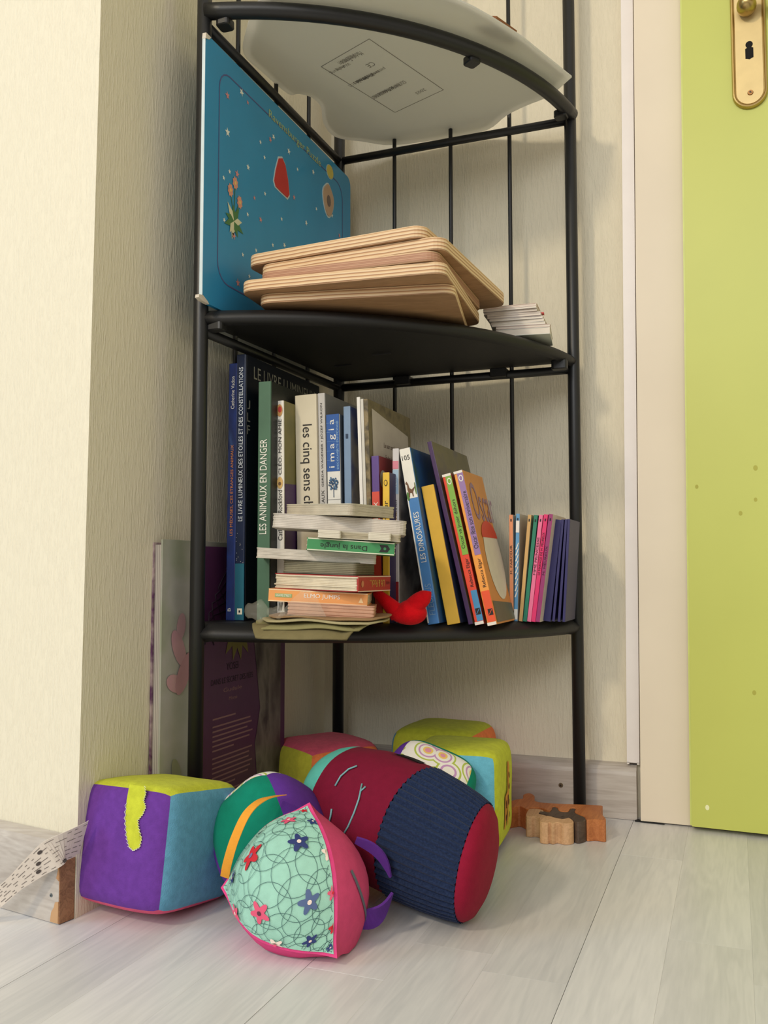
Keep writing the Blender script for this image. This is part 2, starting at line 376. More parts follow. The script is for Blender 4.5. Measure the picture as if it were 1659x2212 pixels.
def plate_me(levels):
    """stacked stadium outlines (w, h inset, y) -> bevelled plate facing -Y"""
    vs = []; fs = []; k = None
    for w, h, y in levels:
        st = stadium(w, h); k = len(st); off = (levels[0][1]-h)/2
        vs += [(x, y, z+off) for x, z in st]
    for i in range(len(levels)-1):
        for j in range(k): fs.append((i*k+j, i*k+(j+1) % k, (i+1)*k+(j+1) % k, (i+1)*k+j))
    fs.append(tuple(range((len(levels)-1)*k, len(levels)*k)))
    return me_from(vs, fs)
PX, PZ = 0.0845+0.0025, 0.8725
lp = link('lock_plate', plate_me([(0.0405, 0.235, 0.0), (0.0405, 0.235, -0.003), (0.0385, 0.233, -0.0055), (0.0355, 0.230, -0.006), (0.0335, 0.228, -0.0045), (0.0310, 0.2255, -0.004)]), M_brass, door)
lp.location = (PX, -0.0002, PZ)
lf = link('plate_face', plate_me([(0.0310, 0.2255, -0.0038), (0.0308, 0.2253, -0.0046)]), M_brass2, lp); lf.location = (0, 0, 0.0048)
kh = [(0.0042*math.cos(a), 0.0042*math.sin(a)) for a in [R(-50+i*280/14) for i in range(15)]]
kh += [(-0.0027, -0.0040), (-0.0046, -0.0048), (-0.0046, -0.0170), (-0.002, -0.0178), (0, -0.0188), (0.002, -0.0178), (0.0046, -0.0170), (0.0046, -0.0048), (0.0027, -0.0040)]
vs = [(x, y, z) for y in (-0.0046, -0.0050) for x, z in kh]; k = len(kh)
kho = link('keyhole', me_from(vs, [tuple(range(k, 2*k))]+[(i, (i+1) % k, k+(i+1) % k, k+i) for i in range(k)]), pm((16, 13, 10), 0.9), lp); kho.location = (0.0005, 0, 0.0795)
screw('screw', (0.0005, -0.0052, 0.0185), 0.0036, parent=lp, mat=pm((150, 110, 70), 0.35, metal=1.0))
# door handle: round neck and lever running off to the right
bm = bmesh.new(); bmesh.ops.create_uvsphere(bm, u_segments=24, v_segments=14, radius=0.0115)
bmesh.ops.scale(bm, verts=bm.verts[:], vec=(1, 1.3, 1.0)); bmesh.ops.translate(bm, verts=bm.verts[:], vec=(PX-0.001, -0.016, PZ+0.123))
hn = link('handle', bm_mesh(bm), M_brass, door, smooth=True)
link('lever', tube_me(spline([(PX-0.001, -0.016, PZ+0.126), (PX+0.012, -0.040, PZ+0.130), (PX+0.045, -0.046, PZ+0.131), (PX+0.10, -0.045, PZ+0.128)]), 0.0075, 14), M_brass, hn, smooth=True)
for (x, z, r) in ((0.060, 0.376, .0022), (0.0775, 0.430, .0026), (0.0770, 0.392, .0020), (0.0720, 0.163, .0022), (0.0105, 0.410, .0020)):
    d_ = link('dent', me_from([(x+LEAN*z+r*math.cos(2*math.pi*i/10), -0.00015, z+1.3*r*math.sin(2*math.pi*i/10)) for i in range(10)], [tuple(range(10))]), pm((172, 170, 70), 0.6), door)
link('paint_chip', me_from([(0.018+0.0024*math.cos(2*math.pi*i/10), -0.00015, 0.024+.0032*math.sin(2*math.pi*i/10)) for i in range(10)], [tuple(range(10))]), pm((236, 238, 190), 0.6), door)

# ================================================================== CORNER SHELF
A, AL = 0.332, 0.358
Z1C, Z2, Z3 = 0.249, 0.571, 0.905
def zs(x): return 0.2597 - 0.0195*x             # top of the lower shelf (it sags to the right)
shelf = tag(empty('corner_shelf'), 'tall black metal corner shelf unit with curved fronts', 'shelf')
rp_ = 0.0078
for px, py in ((0, 0), (0, -AL), (A, 0)):
    tube('post', [(px, py, 0.0), (px, py, 0.5), (px, py, 1.6)], rp_, M_black, shelf, 20)
def arc(extra=0.0, n=28):
    L_, R_ = Vector((0, -AL)), Vector((A, 0)); mid = (L_+R_)/2; t = (R_-L_).normalized(); nn = Vector((t.y, -t.x)); hc = (R_-L_).length/2
    sag = 0.070; rad = (hc*hc+sag*sag)/(2*sag); out = []
    a = math.asin(hc/rad)
    for i in range(n+1):
        th = -a+2*a*i/n
        p = mid+t*(rad*math.sin(th))+nn*(rad*math.cos(th)-(rad-sag)); q = p+nn*extra*max(0.2, math.cos(th))
        out.append((q.x, q.y))
    return out
def rail_set(z, zL, zR, lo=False):
    tube('rail', [(0, 0, z), (0, -AL, zL)], 0.0055, M_black, shelf, 14)
    tube('rail', [(0, 0, z), (A, 0, zR)], 0.0055, M_black, shelf, 14)
rail_set(Z3, Z3-0.002, Z3); rail_set(Z2+0.002, Z2-0.004, Z2+0.002); rail_set(0.2440, 0.2440, 0.2375)
rail_set(1.32, 1.32, 1.32)
for i in (1, 2, 3):
    tube('rod', [(A*i/4+0.001, 0.003, 0.239), (A*i/4+0.001, 0.003, 0.9), (A*i/4+0.001, 0.003, 1.32)], 0.0028, M_black, shelf, 10)
    tube('rod', [(-0.004, -0.0935*i, 0.239), (-0.004, -0.0935*i, 0.9), (-0.004, -0.0935*i, 1.32)], 0.0028, M_black, shelf, 10)
# open top ring with its clips
ap = arc(0.004)
tube('front_tube', [(x, y, Z3+0.010-0.004*i/len(ap)) for i, (x, y) in enumerate(ap)], 0.0088, M_black, shelf, 16)
for f_ in (0.045, 0.62, 0.965):
    x, y = ap[int(f_*28)]; d = Vector((x, y, 0)).normalized()
    o = link('clip', prism_me(rrect(0.017, 0.016, 0.004, 3), -0.0045, 0.0045, 0.001, 1), M_black, shelf)
    o.location = (x-d.x*0.007, y-d.y*0.007, Z3-0.0005); o.rotation_euler = (0, 0, math.atan2(y, x))
# two panels
def panel(z_fn, drop=0.019, name='shelf_board'):
    a_ = arc(0.008); inner = arc(-0.012)
    prof_ = [(0.0, 0.0), (0.35, -0.0022), (0.75, -0.006), (1.0, -0.0105), (0.92, -0.0150), (0.55, -drop)]
    vs = []; fs = []; n = len(a_)
    for k_, (s, dz) in enumerate(prof_):
        for (x0, y0), (x1, y1) in zip(inner, a_):
            x, y = x0+(x1-x0)*s, y0+(y1-y0)*s; vs.append((x, y, z_fn(x, y)+dz))
    for k_ in range(len(prof_)-1):
        for i in range(n-1): fs.append((k_*n+i, k_*n+i+1, (k_+1)*n+i+1, (k_+1)*n+i))
    cx, cy = 0.006, -0.006
    ct = len(vs); vs.append((cx, cy, z_fn(cx, cy)))
    cb = len(vs); vs.append((cx, cy, z_fn(cx, cy)-0.010))
    for i in range(n-1): fs.append((ct, i+1, i))
    # recessed underside
    st = len(vs)
    for (x0, y0) in inner: vs.append((x0, y0, z_fn(x0, y0)-0.0105))
    l = (len(prof_)-1)*n
    for i in range(n-1):
        fs.append((l+i, l+i+1, st+i+1, st+i)); fs.append((cb, st+i, st+i+1))
    fs.append((ct, 0, *[k_*n for k_ in range(1, len(prof_))], st, cb)); fs.append((ct, n-1, *[k_*n+n-1 for k_ in range(1, len(prof_))], st+n-1, cb))
    bm = bmesh.new(); bm.from_mesh(me_from(vs, fs)); me = bm_mesh(bm)
    o = link(name, me, M_board, shelf)
    for p in me.polygons: p.use_smooth = len(p.vertices) == 4
    return o
panel(lambda x, y: zs(x))
panel(lambda x, y: 0.5905+0.012*x)
zm = lambda x: 0.5910+0.012*x
for f_ in (0.05, 0.95):                              # small clips under the middle board
    x, y = arc(-0.006)[int(f_*28)]
    o = link('clip', prism_me(rrect(0.02, 0.014, 0.004, 3), -0.006, 0.006, 0.001, 1), M_black, shelf); o.location = (x, y, Z2+0.002)
for px, py in ((0.10, 0.001), (0.235, 0.001)):
    box('clip', (px-0.011, px+0.011, py-0.014, py+0.006, Z2-0.002, Z2+0.0095), M_black, shelf, 0.001, 1)
for px, py in ((0.05, -0.10), (0.12, -0.14)):
    box('underside_slot', (px-0.012, px+0.012, py-0.001, py+0.001, 0.5795, 0.5808), pm((40, 40, 42), 0.5), shelf)
# ================================================================== BOOKS ON THE LOWER SHELF
INK_W, INK_K = ink((236, 234, 226)), ink((24, 22, 22))
def book(name, label, x, y, t, h, d, spine, front=None, back=None, lean=0.0, yaw=0.0, z=None, pages=None, soft=False, lean_fore=0.0, cat='book', group=None):
    """upright book: spine towards -Y at its base centre (x,y); right-hand cover = 'front_cover'"""
    z = zs(x) if z is None else z
    root = empty(name, (x, y, z), (0, lean, yaw)); tag(root, label, cat, group)
    front = front or spine; back = back or spine
    c = 0.0006 if soft else min(0.0022, t*0.22); ov = 0.0004 if soft else 0.0028
    box('spine', (-t/2, t/2, 0.0, c*1.2, 0, h), spine, root, min(c*0.45, 0.0009), 2)
    box('front_cover', (t/2-c, t/2, c*1.2+0.0002, d, 0, h), front, root, c*0.2, 1)
    box('back_cover', (-t/2, -t/2+c, c*1.2+0.0002, d, 0, h), back, root, c*0.2, 1)
    box('page_block', (-t/2+c, t/2-c, c*1.2+0.0004, d-ov, ov, h-ov), pages or M_pages, root)
    return root
def kid(root, nm):
    for ch in root.children:
        if ch.name.split('.')[0] == nm: return ch
def cov_text(s, root, t, y0, y1, z, hh, mat, tilt=0.0):
    return text(s, (t/2+0.0005, y0, z), (0, math.cos(tilt), math.sin(tilt)), (0, -math.sin(tilt), math.cos(tilt)), y1-y0, hh, mat, kid(root, 'front_cover'))
def band(root, t, z0, z1, mat, x0=None, x1=None, name='spine_band', y=-0.0004):
    return box(name, (-t/2+0.0001 if x0 is None else x0, t/2-0.0001 if x1 is None else x1, y, 0.0004, z0, z1), mat, kid(root, 'spine'))
def disc(parent, cx, cz, rx, rz, mat, y=-0.0007, name='emblem', n=16, f=None):
    pts = [(cx+rx*math.cos(2*math.pi*i/n)*(f(i) if f else 1), y, cz+rz*math.sin(2*math.pi*i/n)*(f(i) if f else 1)) for i in range(n)]
    return link(name, me_from(pts, [tuple(range(n))[::-1]]), mat, parent)
def poly_xz(parent, pts, mat, y=-0.0007, name='emblem'):
    return link(name, me_from([(x, y, z) for x, z in pts], [tuple(range(len(pts)))]), mat, parent)
def poly_yz(parent, pts, mat, x, name='printed_shape'):
    return link(name, me_from([(x, y, z) for y, z in pts], [tuple(range(len(pts)))]), mat, parent)
def sp(b): return kid(b, 'spine')

# 1 blue jellyfish book
b = book('book', 'narrow blue book at the far left end of the shelf row', 0.0076, -0.305, 0.0110, 0.2830, 0.21,
         blotch('blue_sea_print', [(16, 26, 66), (28, 52, 120), (24, 40, 92), (60, 92, 150)], 18, 0.4, (3, 1, 1)), card((14, 18, 44)), lean=R(0.2))
spine_text('Catherine Vadon', 0.232, 0.268, 0.0042, INK_W, sp(b))
spine_text('LES MÉDUSES, CES ÉTRANGES ANIMAUX', 0.092, 0.192, 0.0046, ink((222, 140, 72)), sp(b))
spine_text('B', 0.010, 0.0135, 0.0036, INK_W, sp(b), cx=-0.001)
# 2 luminous stars book
b = book('book', 'tall dark navy star book with white capital spine title', 0.0192, -0.305, 0.0112, 0.2925, 0.19,
         blotch('night_sky_print', [(10, 16, 32), (20, 34, 64), (30, 52, 92)], 9, 0.35, (1, 1, 1)), card((12, 20, 34), 0.35), lean=R(-0.2))
band(b, 0.0112, 0.001, 0.062, card((20, 92, 112)))
spine_text('LE LIVRE LUMINEUX DES ETOILES ET DES CONSTELLATIONS', 0.108, 0.278, 0.0052, ink((214, 220, 226)), sp(b), cx=0.0005)
poly_xz(sp(b), [(-0.0025, 0.007), (0.0035, 0.007), (0.0035, 0.0135), (-0.0025, 0.0135)], ink((230, 224, 200)))
poly_xz(sp(b), [(-0.0005, 0.009), (0.0015, 0.009), (0.0015, 0.0115), (-0.0005, 0.0115)], ink((20, 30, 50)), y=-0.0009)
for i in range(16): disc(sp(b), random.uniform(-0.0045, 0.0045), random.uniform(0.06, 0.12), 0.0003, 0.0003, INK_W, n=6, name='printed_star')
cov_text('LE LIVRE LUMINEUX', b, 0.0112, 0.018, 0.176, 0.268, 0.0140, ink((150, 148, 136)))
cov_text('Le monde', b, 0.0112, 0.052, 0.110, 0.251, 0.0090, ink((130, 128, 118)))
for zz, s in ((0.232, 'J'), (0.218, 'L'), (0.204, 'F')): cov_text(s, b, 0.0112, 0.004, 0.010, zz, 0.010, ink((150, 150, 140)))
# 3 endangered animals, green
b = book('book', 'dark green book with white capitals about endangered animals', 0.0478, -0.305, 0.0150, 0.2605, 0.20,
         pm((70, 106, 84), 0.55, 0.25, 12, name='green_spine_print'), card((26, 30, 28)))
spine_text('LES ANIMAUX EN DANGER', 0.094, 0.197, 0.0085, INK_W, sp(b), cx=-0.0005)
# 4 Cléo
b = book('book', 'slim white-spined book with hand-lettered title and olive cover', 0.0605, -0.288, 0.0090, 0.2420, 0.19,
         card((236, 232, 222)), blotch('olive_print', [(92, 92, 48), (124, 116, 62), (104, 100, 52)], 12, 0.45), lean=R(-0.7))
poly_yz(kid(b, 'front_cover'), [(0.002, 0.001), (0.185, 0.001), (0.185, 0.158), (0.002, 0.150)], card((70, 40, 92)), 0.0047, 'purple_print')
spine_text('CLÉO, MON AMIE', 0.160, 0.221, 0.0055, INK_K, sp(b)); spine_text('Catherine Rockford', 0.088, 0.143, 0.0052, INK_K, sp(b))
disc(sp(b), 0, 0.231, 0.0036, 0.0068, ink((204, 150, 90))); disc(sp(b), 0.0005, 0.232, 0.0024, 0.0035, ink((186, 60, 50)), y=-0.0009)
disc(sp(b), 0, 0.151, 0.0036, 0.0066, ink((220, 180, 110))); disc(sp(b), 0, 0.150, 0.0018, 0.002, ink((120, 90, 60)), y=-0.0009)
for q_ in (-0.0015, 0.0, 0.0015): poly_xz(sp(b), [(q_-0.001, 0.012), (q_-0.0004, 0.012), (q_+0.0012, 0.021), (q_+0.0006, 0.021)], INK_K)
# 5 les cinq sens
b = book('book', 'thick cream book with large lowercase black spine title', 0.0808, -0.260, 0.0266, 0.2530, 0.17,
         blotch('cream_spine', [(196, 186, 160), (214, 205, 182), (206, 197, 172)], 14, 0.55), card((200, 190, 168)), lean=R(-1.3))
spine_text('les cinq sens chez', 0.112, 0.219, 0.0150, INK_K, sp(b), down=True, cx=0.0)
# 6 Gerda Wagener
b = book('book', 'slim pale grey book naming two authors in small capitals', 0.0995, -0.256, 0.0086, 0.2546, 0.18, card((190, 188, 186)), card((124, 124, 122)), lean=R(-1.6))
spine_text('GERDA WAGENER • JÓZEF WILKON', 0.149, 0.243, 0.0036, INK_K, sp(b)); spine_text('BORDEAUX', 0.110, 0.145, 0.0036, INK_K, sp(b))
# 7 imagia
t_ = 0.0156
b = book('book', 'blue-topped white book with a tree printed on its spine', 0.1120, -0.256, t_, 0.2300, 0.15, card((226, 226, 222)), card((70, 78, 90)), lean=R(-1.3))
band(b, t_, 0.166, 0.2298, card((28, 84, 160)))
for q_ in range(5): band(b, t_, 0.178+q_*0.0105, 0.1783+q_*0.0105, ink((110, 150, 200)), name='rule', y=-0.0006)
spine_text('i m a g i a', 0.170, 0.224, 0.0085, INK_W, sp(b), cx=-0.0005); spine_text('DECOUVERTE DU MONDE', 0.168, 0.222, 0.0022, ink((150, 190, 224)), sp(b), cx=0.0055)
poly_xz(sp(b), [(-0.0004, 0.137), (0.0004, 0.137), (0.0003, 0.150), (-0.0003, 0.150)], ink((36, 66, 100)))
for i in range(46):
    a = random.uniform(0, 2*math.pi); rr = math.sqrt(random.random())
    disc(sp(b), rr*0.0056*math.cos(a), 0.1525+rr*0.0078*math.sin(a), 0.0010, 0.0010, ink(random.choice([(44, 84, 124), (70, 112, 150), (30, 60, 96)])), n=7, name='tree_print', y=-0.0007-0.00001*i)
band(b, t_, 0.1345, 0.1349, ink((150, 150, 150)), name='rule', y=-0.0006)
# 8 pale blue
b = book('book', 'slim dusty pale blue book right of the tree-spine book', 0.1250, -0.250, 0.0082, 0.2392, 0.15, card((120, 146, 178)),
         blotch('grey_blue_print', [(120, 112, 104), (132, 128, 122), (24, 50, 110), (128, 120, 112)], 14), lean=R(-0.9))
poly_xz(sp(b), [(-0.0014, 0.203), (0.0014, 0.203), (0.0014, 0.208), (-0.0014, 0.208)], ink((40, 60, 90)))
# 9 two thin white books
b = book('book', 'very thin white-spined book, left of the two beside the framed-text book', 0.1430, -0.248, 0.0038, 0.2495, 0.14, card((236, 234, 230)), card((200, 198, 194)), lean=R(-2.0))
b = book('book', 'very thin white book touching the brown-bordered cover', 0.1472, -0.248, 0.0034, 0.2470, 0.14, card((210, 208, 200)), card((200, 198, 194)), lean=R(-2.0))
# 10 bordered cover with cursive text
b = book('book', 'book with brown leaf-bordered cover and pale cursive text panel', 0.1517, -0.248, 0.0050, 0.2470, 0.14,
         blotch('brown_border_print', [(120, 104, 70), (70, 62, 44), (140, 124, 88), (110, 60, 40)], 60), blotch('leaf_border', [(96, 86, 62), (124, 112, 82), (84, 74, 54)], 60), lean=R(-2.0))
poly_yz(kid(b, 'front_cover'), [(0.011, 0.05), (0.129, 0.05), (0.129, 0.222), (0.011, 0.238)], card((196, 186, 176)), 0.0028, 'text_panel')
for i, s in enumerate(('Le soir tombe enfin', 'Et dans le bois les lutins', 'dansent sous la lune', 'Chut !')):
    text(s, (0.0031, 0.045+0.004*i, 0.198-0.014*i), (0, 0.985, 0), (0, 0, 1), 0.055 if i < 3 else 0.02, 0.0058, ink((90, 60, 50)), kid(b, 'front_cover'))
# 11 purple and red
b = book('book', 'small book with purple-over-red spine and red cover', 0.1592, -0.247, 0.0086, 0.1832, 0.13, card((92, 66, 140)), card((120, 34, 42)), lean=R(-1.7))
band(b, 0.0088, 0.001, 0.1435, card((214, 78, 60))); spine_text('HEUREUX', 0.098, 0.132, 0.0046, INK_W, sp(b))
poly_yz(kid(b, 'front_cover'), [(0.012+0.010*math.cos(a), 0.158+0.010*math.sin(a)) for a in [2*math.pi*i/16 for i in range(16)]], card((150, 148, 146)), 0.0047)
# 12 yellow
b = book('book', 'small yellow-spined book with purple cover in mid row', 0.1680, -0.250, 0.0076, 0.1640, 0.13, card((232, 190, 60)), card((58, 46, 82)))
spine_text('Archer', 0.103, 0.133, 0.0050, INK_K, sp(b)); disc(sp(b), 0, 0.1525, 0.0020, 0.0034, INK_K); disc(sp(b), 0, 0.1525, 0.0014, 0.0026, ink((232, 190, 60)), y=-0.0009)
ring = [(0.035+0.016*math.cos(a), 0.11+0.03*math.sin(a)) for a in [2*math.pi*i/20 for i in range(20)]]
poly_yz(kid(b, 'front_cover'), ring, card((190, 140, 60)), 0.0043)
# 13 pink-topped
b = book('book', 'thin white and pale blue spined book with pink top', 0.1715, -0.229, 0.0072, 0.1930, 0.13, card((206, 204, 206)), blotch('sketch_print', [(40, 38, 40), (110, 104, 100), (160, 152, 146), (60, 30, 30)], 22))
band(b, 0.0070, 0.170, 0.1788, card((214, 130, 150))); band(b, 0.0070, 0.142, 0.1690, card((158, 186, 212)))
spine_text('PETIT', 0.150, 0.162, 0.0028, INK_W, sp(b)); spine_text('Livres / C. Henrich', 0.085, 0.135, 0.0034, INK_K, sp(b)); band(b, 0.0070, 0.001, 0.045, card((150, 30, 34)))

# leaning books
b = book('book', 'blue leaning book about dinosaurs numbered 105', 0.2140, -0.226, 0.0130, 0.1965, 0.175, card((64, 126, 190)), blotch('dino_cover', [(18, 44, 92), (30, 76, 130), (52, 84, 50), (20, 24, 30)], 14), lean=R(-9.7))
band(b, 0.0125, 0.140, 0.1963, card((236, 234, 226)), -0.0061, 0.0062); band(b, 0.0125, 0.002, 0.140, card((226, 226, 222)), -0.0062, -0.0048, 'pale_edge', -0.0006)
spine_text('LES DINOSAURES', 0.068, 0.124, 0.0062, INK_W, sp(b), cx=0.001); spine_text('FLEURUS', 0.010, 0.044, 0.0070, ink((120, 160, 196)), sp(b), cx=0.001)
text('105', (-0.0045, -0.0009, 0.183), (1, 0, 0), (0, 0, 1), 0.0090, 0.0054, INK_K, sp(b))
dino = [(-0.004, 0.147), (-0.0028, 0.1475), (-0.0018, 0.152), (0.0006, 0.1515), (0.001, 0.1475), (0.0024, 0.1475), (0.0022, 0.1525), (0.0056, 0.158), (0.0062, 0.163), (0.0048, 0.158), (0.001, 0.1555), (-0.0016, 0.1575), (-0.0024, 0.162), (-0.0042, 0.1655), (-0.0060, 0.163), (-0.0040, 0.161), (-0.0044, 0.156), (-0.0036, 0.152)]
poly_xz(sp(b), [(x*0.92, z-0.006) for x, z in dino], ink((112, 78, 52)), y=-0.0009, name='dinosaur_print')
disc(sp(b), -0.0045, 0.1425, 0.0015, 0.005, ink((84, 130, 60)), y=-0.0008); disc(sp(b), 0.0053, 0.150, 0.0008, 0.007, ink((84, 130, 60)), y=-0.00082)
b = book('book', 'plain mustard yellow leaning hardback', 0.2325, -0.212, 0.0146, 0.1560, 0.16, card((216, 172, 56), 0.6), card((34, 42, 70)), card((190, 186, 176)), lean=R(-11.0))
b = book('book', 'tall thin dark purple leaning book', 0.2490, -0.202, 0.0050, 0.2095, 0.145, card((64, 34, 84), 0.3), blotch('olive_cover', [(96, 92, 66), (112, 106, 78), (84, 78, 92)], 20), lean=R(-13.0))
for i, (nm, ttl, x, y, cA, cB, cC, cD) in enumerate((
    ('red and green spined leaning picture book', 'Oscar va jouer dehors', 0.2592, -0.202, (226, 70, 42), (128, 176, 66), (66, 140, 190), (120, 44, 34)),
    ('orange and lilac spined leaning picture book, rightmost of the leaning row', 'Oscar fête son anniversaire', 0.2738, -0.204, (238, 158, 66), (150, 118, 170), (232, 84, 40), (206, 138, 66)))):
    t_, h_ = 0.0102, (0.1710 if i == 0 else 0.1740)
    b = book('picture_book', nm, x, y, t_, h_, 0.086 if i else 0.10, card(cA), card(cD), card(cA), lean=R(-12.6), cat='book')
    xs0 = -0.0018
    band(b, t_, 0.078, h_-0.0004, card(cB), xs0, t_/2); band(b, t_, 0.004, 0.038, card(cC), xs0 if i == 0 else -t_/2+.001, t_/2)
    spine_text(ttl, 0.085, h_-0.024 if i else h_-0.030, 0.0052, INK_K, sp(b), cx=0.0018); spine_text('Rebecca Elgar', 0.042, 0.074, 0.0048, INK_K, sp(b), cx=0.0018)
    disc(sp(b), 0.0018, h_-0.009, 0.0026, 0.0038, INK_W); disc(sp(b), 0.0018, h_-0.009, 0.0017, 0.0026, ink(cB), y=-0.0009)
    poly_xz(sp(b), [(-0.0012, 0.011), (0.0042, 0.011), (0.0042, 0.018), (-0.0012, 0.018)], INK_K); poly_xz(sp(b), [(-0.0008, 0.012), (0.0, 0.012), (0.0038, 0.017), (0.003, 0.017)], ink(cC), y=-0.0009)
    band(b, t_, h_-0.003, h_-0.0002, card((236, 230, 220)), name='worn_corner', y=-0.0007); band(b, t_, 0.0002, 0.0035, card((232, 226, 216)), name='worn_corner', y=-0.0007)
    if i:
        fc = kid(b, 'front_cover'); X_ = t_/2+0.0004
        text('Oscar', (X_, 0.012, 0.118), (0, 1, -0.02), (0, 0, 1), 0.088, 0.044, ink((150, 118, 140)), fc)
        def el(cy, cz, ry, rz, n=22, a0=0, a1=360): return [(cy+ry*math.cos(R(a0+(a1-a0)*j/n)), cz+rz*math.sin(R(a0+(a1-a0)*j/n))) for j in range(n+1 if a1-a0 < 360 else n)]
        poly_yz(fc, el(0.055, 0.072, 0.036, 0.046), card((216, 208, 192)), X_, 'pale_shape')
        poly_yz(fc, el(0.055, 0.098, 0.034, 0.020, a0=0, a1=180), card((206, 66, 44)), X_+0.0002, 'red_shape')
        poly_yz(fc, [(0.004, 0.002), (0.10, 0.002), (0.10, 0.02), (0.004, 0.026)], card((96, 96, 74)), X_, 'ground_shape')
# little square paperbacks
G = 'little square paperbacks at the right end'
for lab, x, lean_, t_, h_, col, ttl, cov in (
    ('peach spined little paperback, first of the small set', 0.2745, 0.2, 0.0045, 0.1250, (226, 146, 100), 'M. FARCEUR', (196, 190, 182)),
    ('white and sky blue spined little paperback', 0.2792, 1.8, 0.0042, 0.1262, (96, 158, 206), None, (188, 184, 178)),
    ('tan spined little paperback between blue and green ones', 0.2848, 5.6, 0.0040, 0.1254, (206, 166, 104), None, (180, 170, 150)),
    ('emerald green spined little paperback', 0.2897, 6.7, 0.0044, 0.1252, (24, 124, 98), None, (24, 100, 80)),
    ('light pink spined little paperback', 0.2945, 7.2, 0.0046, 0.1256, (232, 116, 158), 'MME PRINCESSE', (220, 120, 160)),
    ('hot pink spined little paperback', 0.2994, 7.5, 0.0048, 0.1263, (222, 40, 110), 'LE MARIAGE DE M. PEUREUX', (200, 40, 100)),
    ('magenta purple spined little paperback', 0.3044, 7.8, 0.0048, 0.1268, (150, 44, 110), 'M. HEUREUX', (206, 190, 180))):
    b = book('small_paperback', lab, x, -0.116+0.12*(x-0.2745), t_, h_, 0.085, card(col), card(cov), card(col), lean=R(lean_), soft=True, group=G, yaw=0.0)
    if ttl: spine_text(ttl, 0.055, 0.055+0.0034*len(ttl) if len(ttl) < 16 else 0.105, 0.0026, INK_K if col[0] > 200 else ink((60, 16, 40)), sp(b))
    poly_xz(sp(b), [(-0.0006, h_-0.008), (0.0008, h_-0.008), (0.0008, h_-0.005), (-0.0006, h_-0.005)], INK_K)
    if col == (96, 158, 206):
        for z0, z1 in ((0.104, 0.118), (0.002, 0.014)): band(b, t_, z0, z1, card((236, 234, 228)))
        for q_ in range(9): poly_xz(sp(b), [(-0.0020, 0.028+q_*0.007), (-0.0004, 0.028+q_*0.007), (0.002, 0.036+q_*0.007), (0.0012, 0.036+q_*0.007)], INK_W)
NV = (38, 34, 96)
for lab, x, lean_, t_ in (('thick dark indigo paperback next to the magenta one', 0.3112, 7.0, 0.0086), ('thin indigo paperback, leftmost of the last three', 0.3190, 6.0, 0.0030), ('thin indigo paperback, middle of the last three', 0.3255, 4.8, 0.0030), ('thin indigo paperback, last one against the post', 0.3312, 3.6, 0.0030)):
    book('small_paperback', lab, x, -0.092, t_, 0.1212, 0.072, card(NV), card((30, 26, 70)), card(NV), lean=R(lean_), soft=True, group=G)

# ================================================================== FLAT STACK IN FRONT
def slabs(n, w, d, h, r, jit=0.0, cx=0.0, cy=0.0, rnd=random.Random(3)):
    """a board book's thick pages, each a rounded card of its own, joined as one block"""
    vs = []; fs = []; th = h/n
    for i in range(n):
        jx, jy = rnd.uniform(-jit, jit), rnd.uniform(-jit, jit)
        pts = rrect(w, d, r, 4, cx+jx, cy+jy); k = len(pts); b0 = len(vs)
        ins = th*0.16
        for z, s in ((i*th+0.00002, 1-ins/w*3), (i*th+th*0.22, 1), (i*th+th*0.78, 1), ((i+1)*th-0.00002, 1-ins/w*3)):
            vs += [(cx+jx+(x-cx-jx)*s, cy+jy+(y-cy-jy)*s, z) for x, y in pts]
        fs.append(tuple(b0+j for j in range(k))[::-1]); fs.append(tuple(b0+3*k+j for j in range(k)))
        for l in range(3):
            for j in range(k): fs.append((b0+l*k+j, b0+l*k+(j+1) % k, b0+(l+1)*k+(j+1) % k, b0+(l+1)*k+j))
    return me_from(vs, fs)
def flat_book(label, x, y, zc, w, d, h, n, yaw, tilt, cover, pagec=(200, 192, 176), r=0.006, spine=None, spine_side=None, name='board_book', jit=0.0003, cz=0.0010):
    """book lying flat: (x,y) centre, zc underside height at the centre"""
    root = tag(empty(name, (x, y, zc), (0, R(tilt), R(yaw))), label, 'book', 'board books in the flat stack')
    pg = link('page_block', slabs(n, w, d, h-2*cz, r, jit), pm(pagec, 0.7, 0.10, 90, 0.1, 300, name='board_page_edges'), root); pg.location.z = cz
    for nm, z0 in (('back_cover', 0.0), ('front_cover', h-cz)):
        link(nm, prism_me(rrect(w+0.0006, d+0.0006, r, 5), z0, z0+cz), card(cover), root)
    if spine:
        s = {'front': (-w/2+0.0006, w/2-0.0006, -d/2-0.0012, -d/2+0.001, 0.0, h), 'right': (w/2-0.001, w/2+0.0012, -d/2+0.0006, d/2-0.0006, 0.0, h)}[spine_side]
        box('spine', s, card(spine), root, 0.0008, 2)
    return root
YS = -0.3085
TI = 3.0
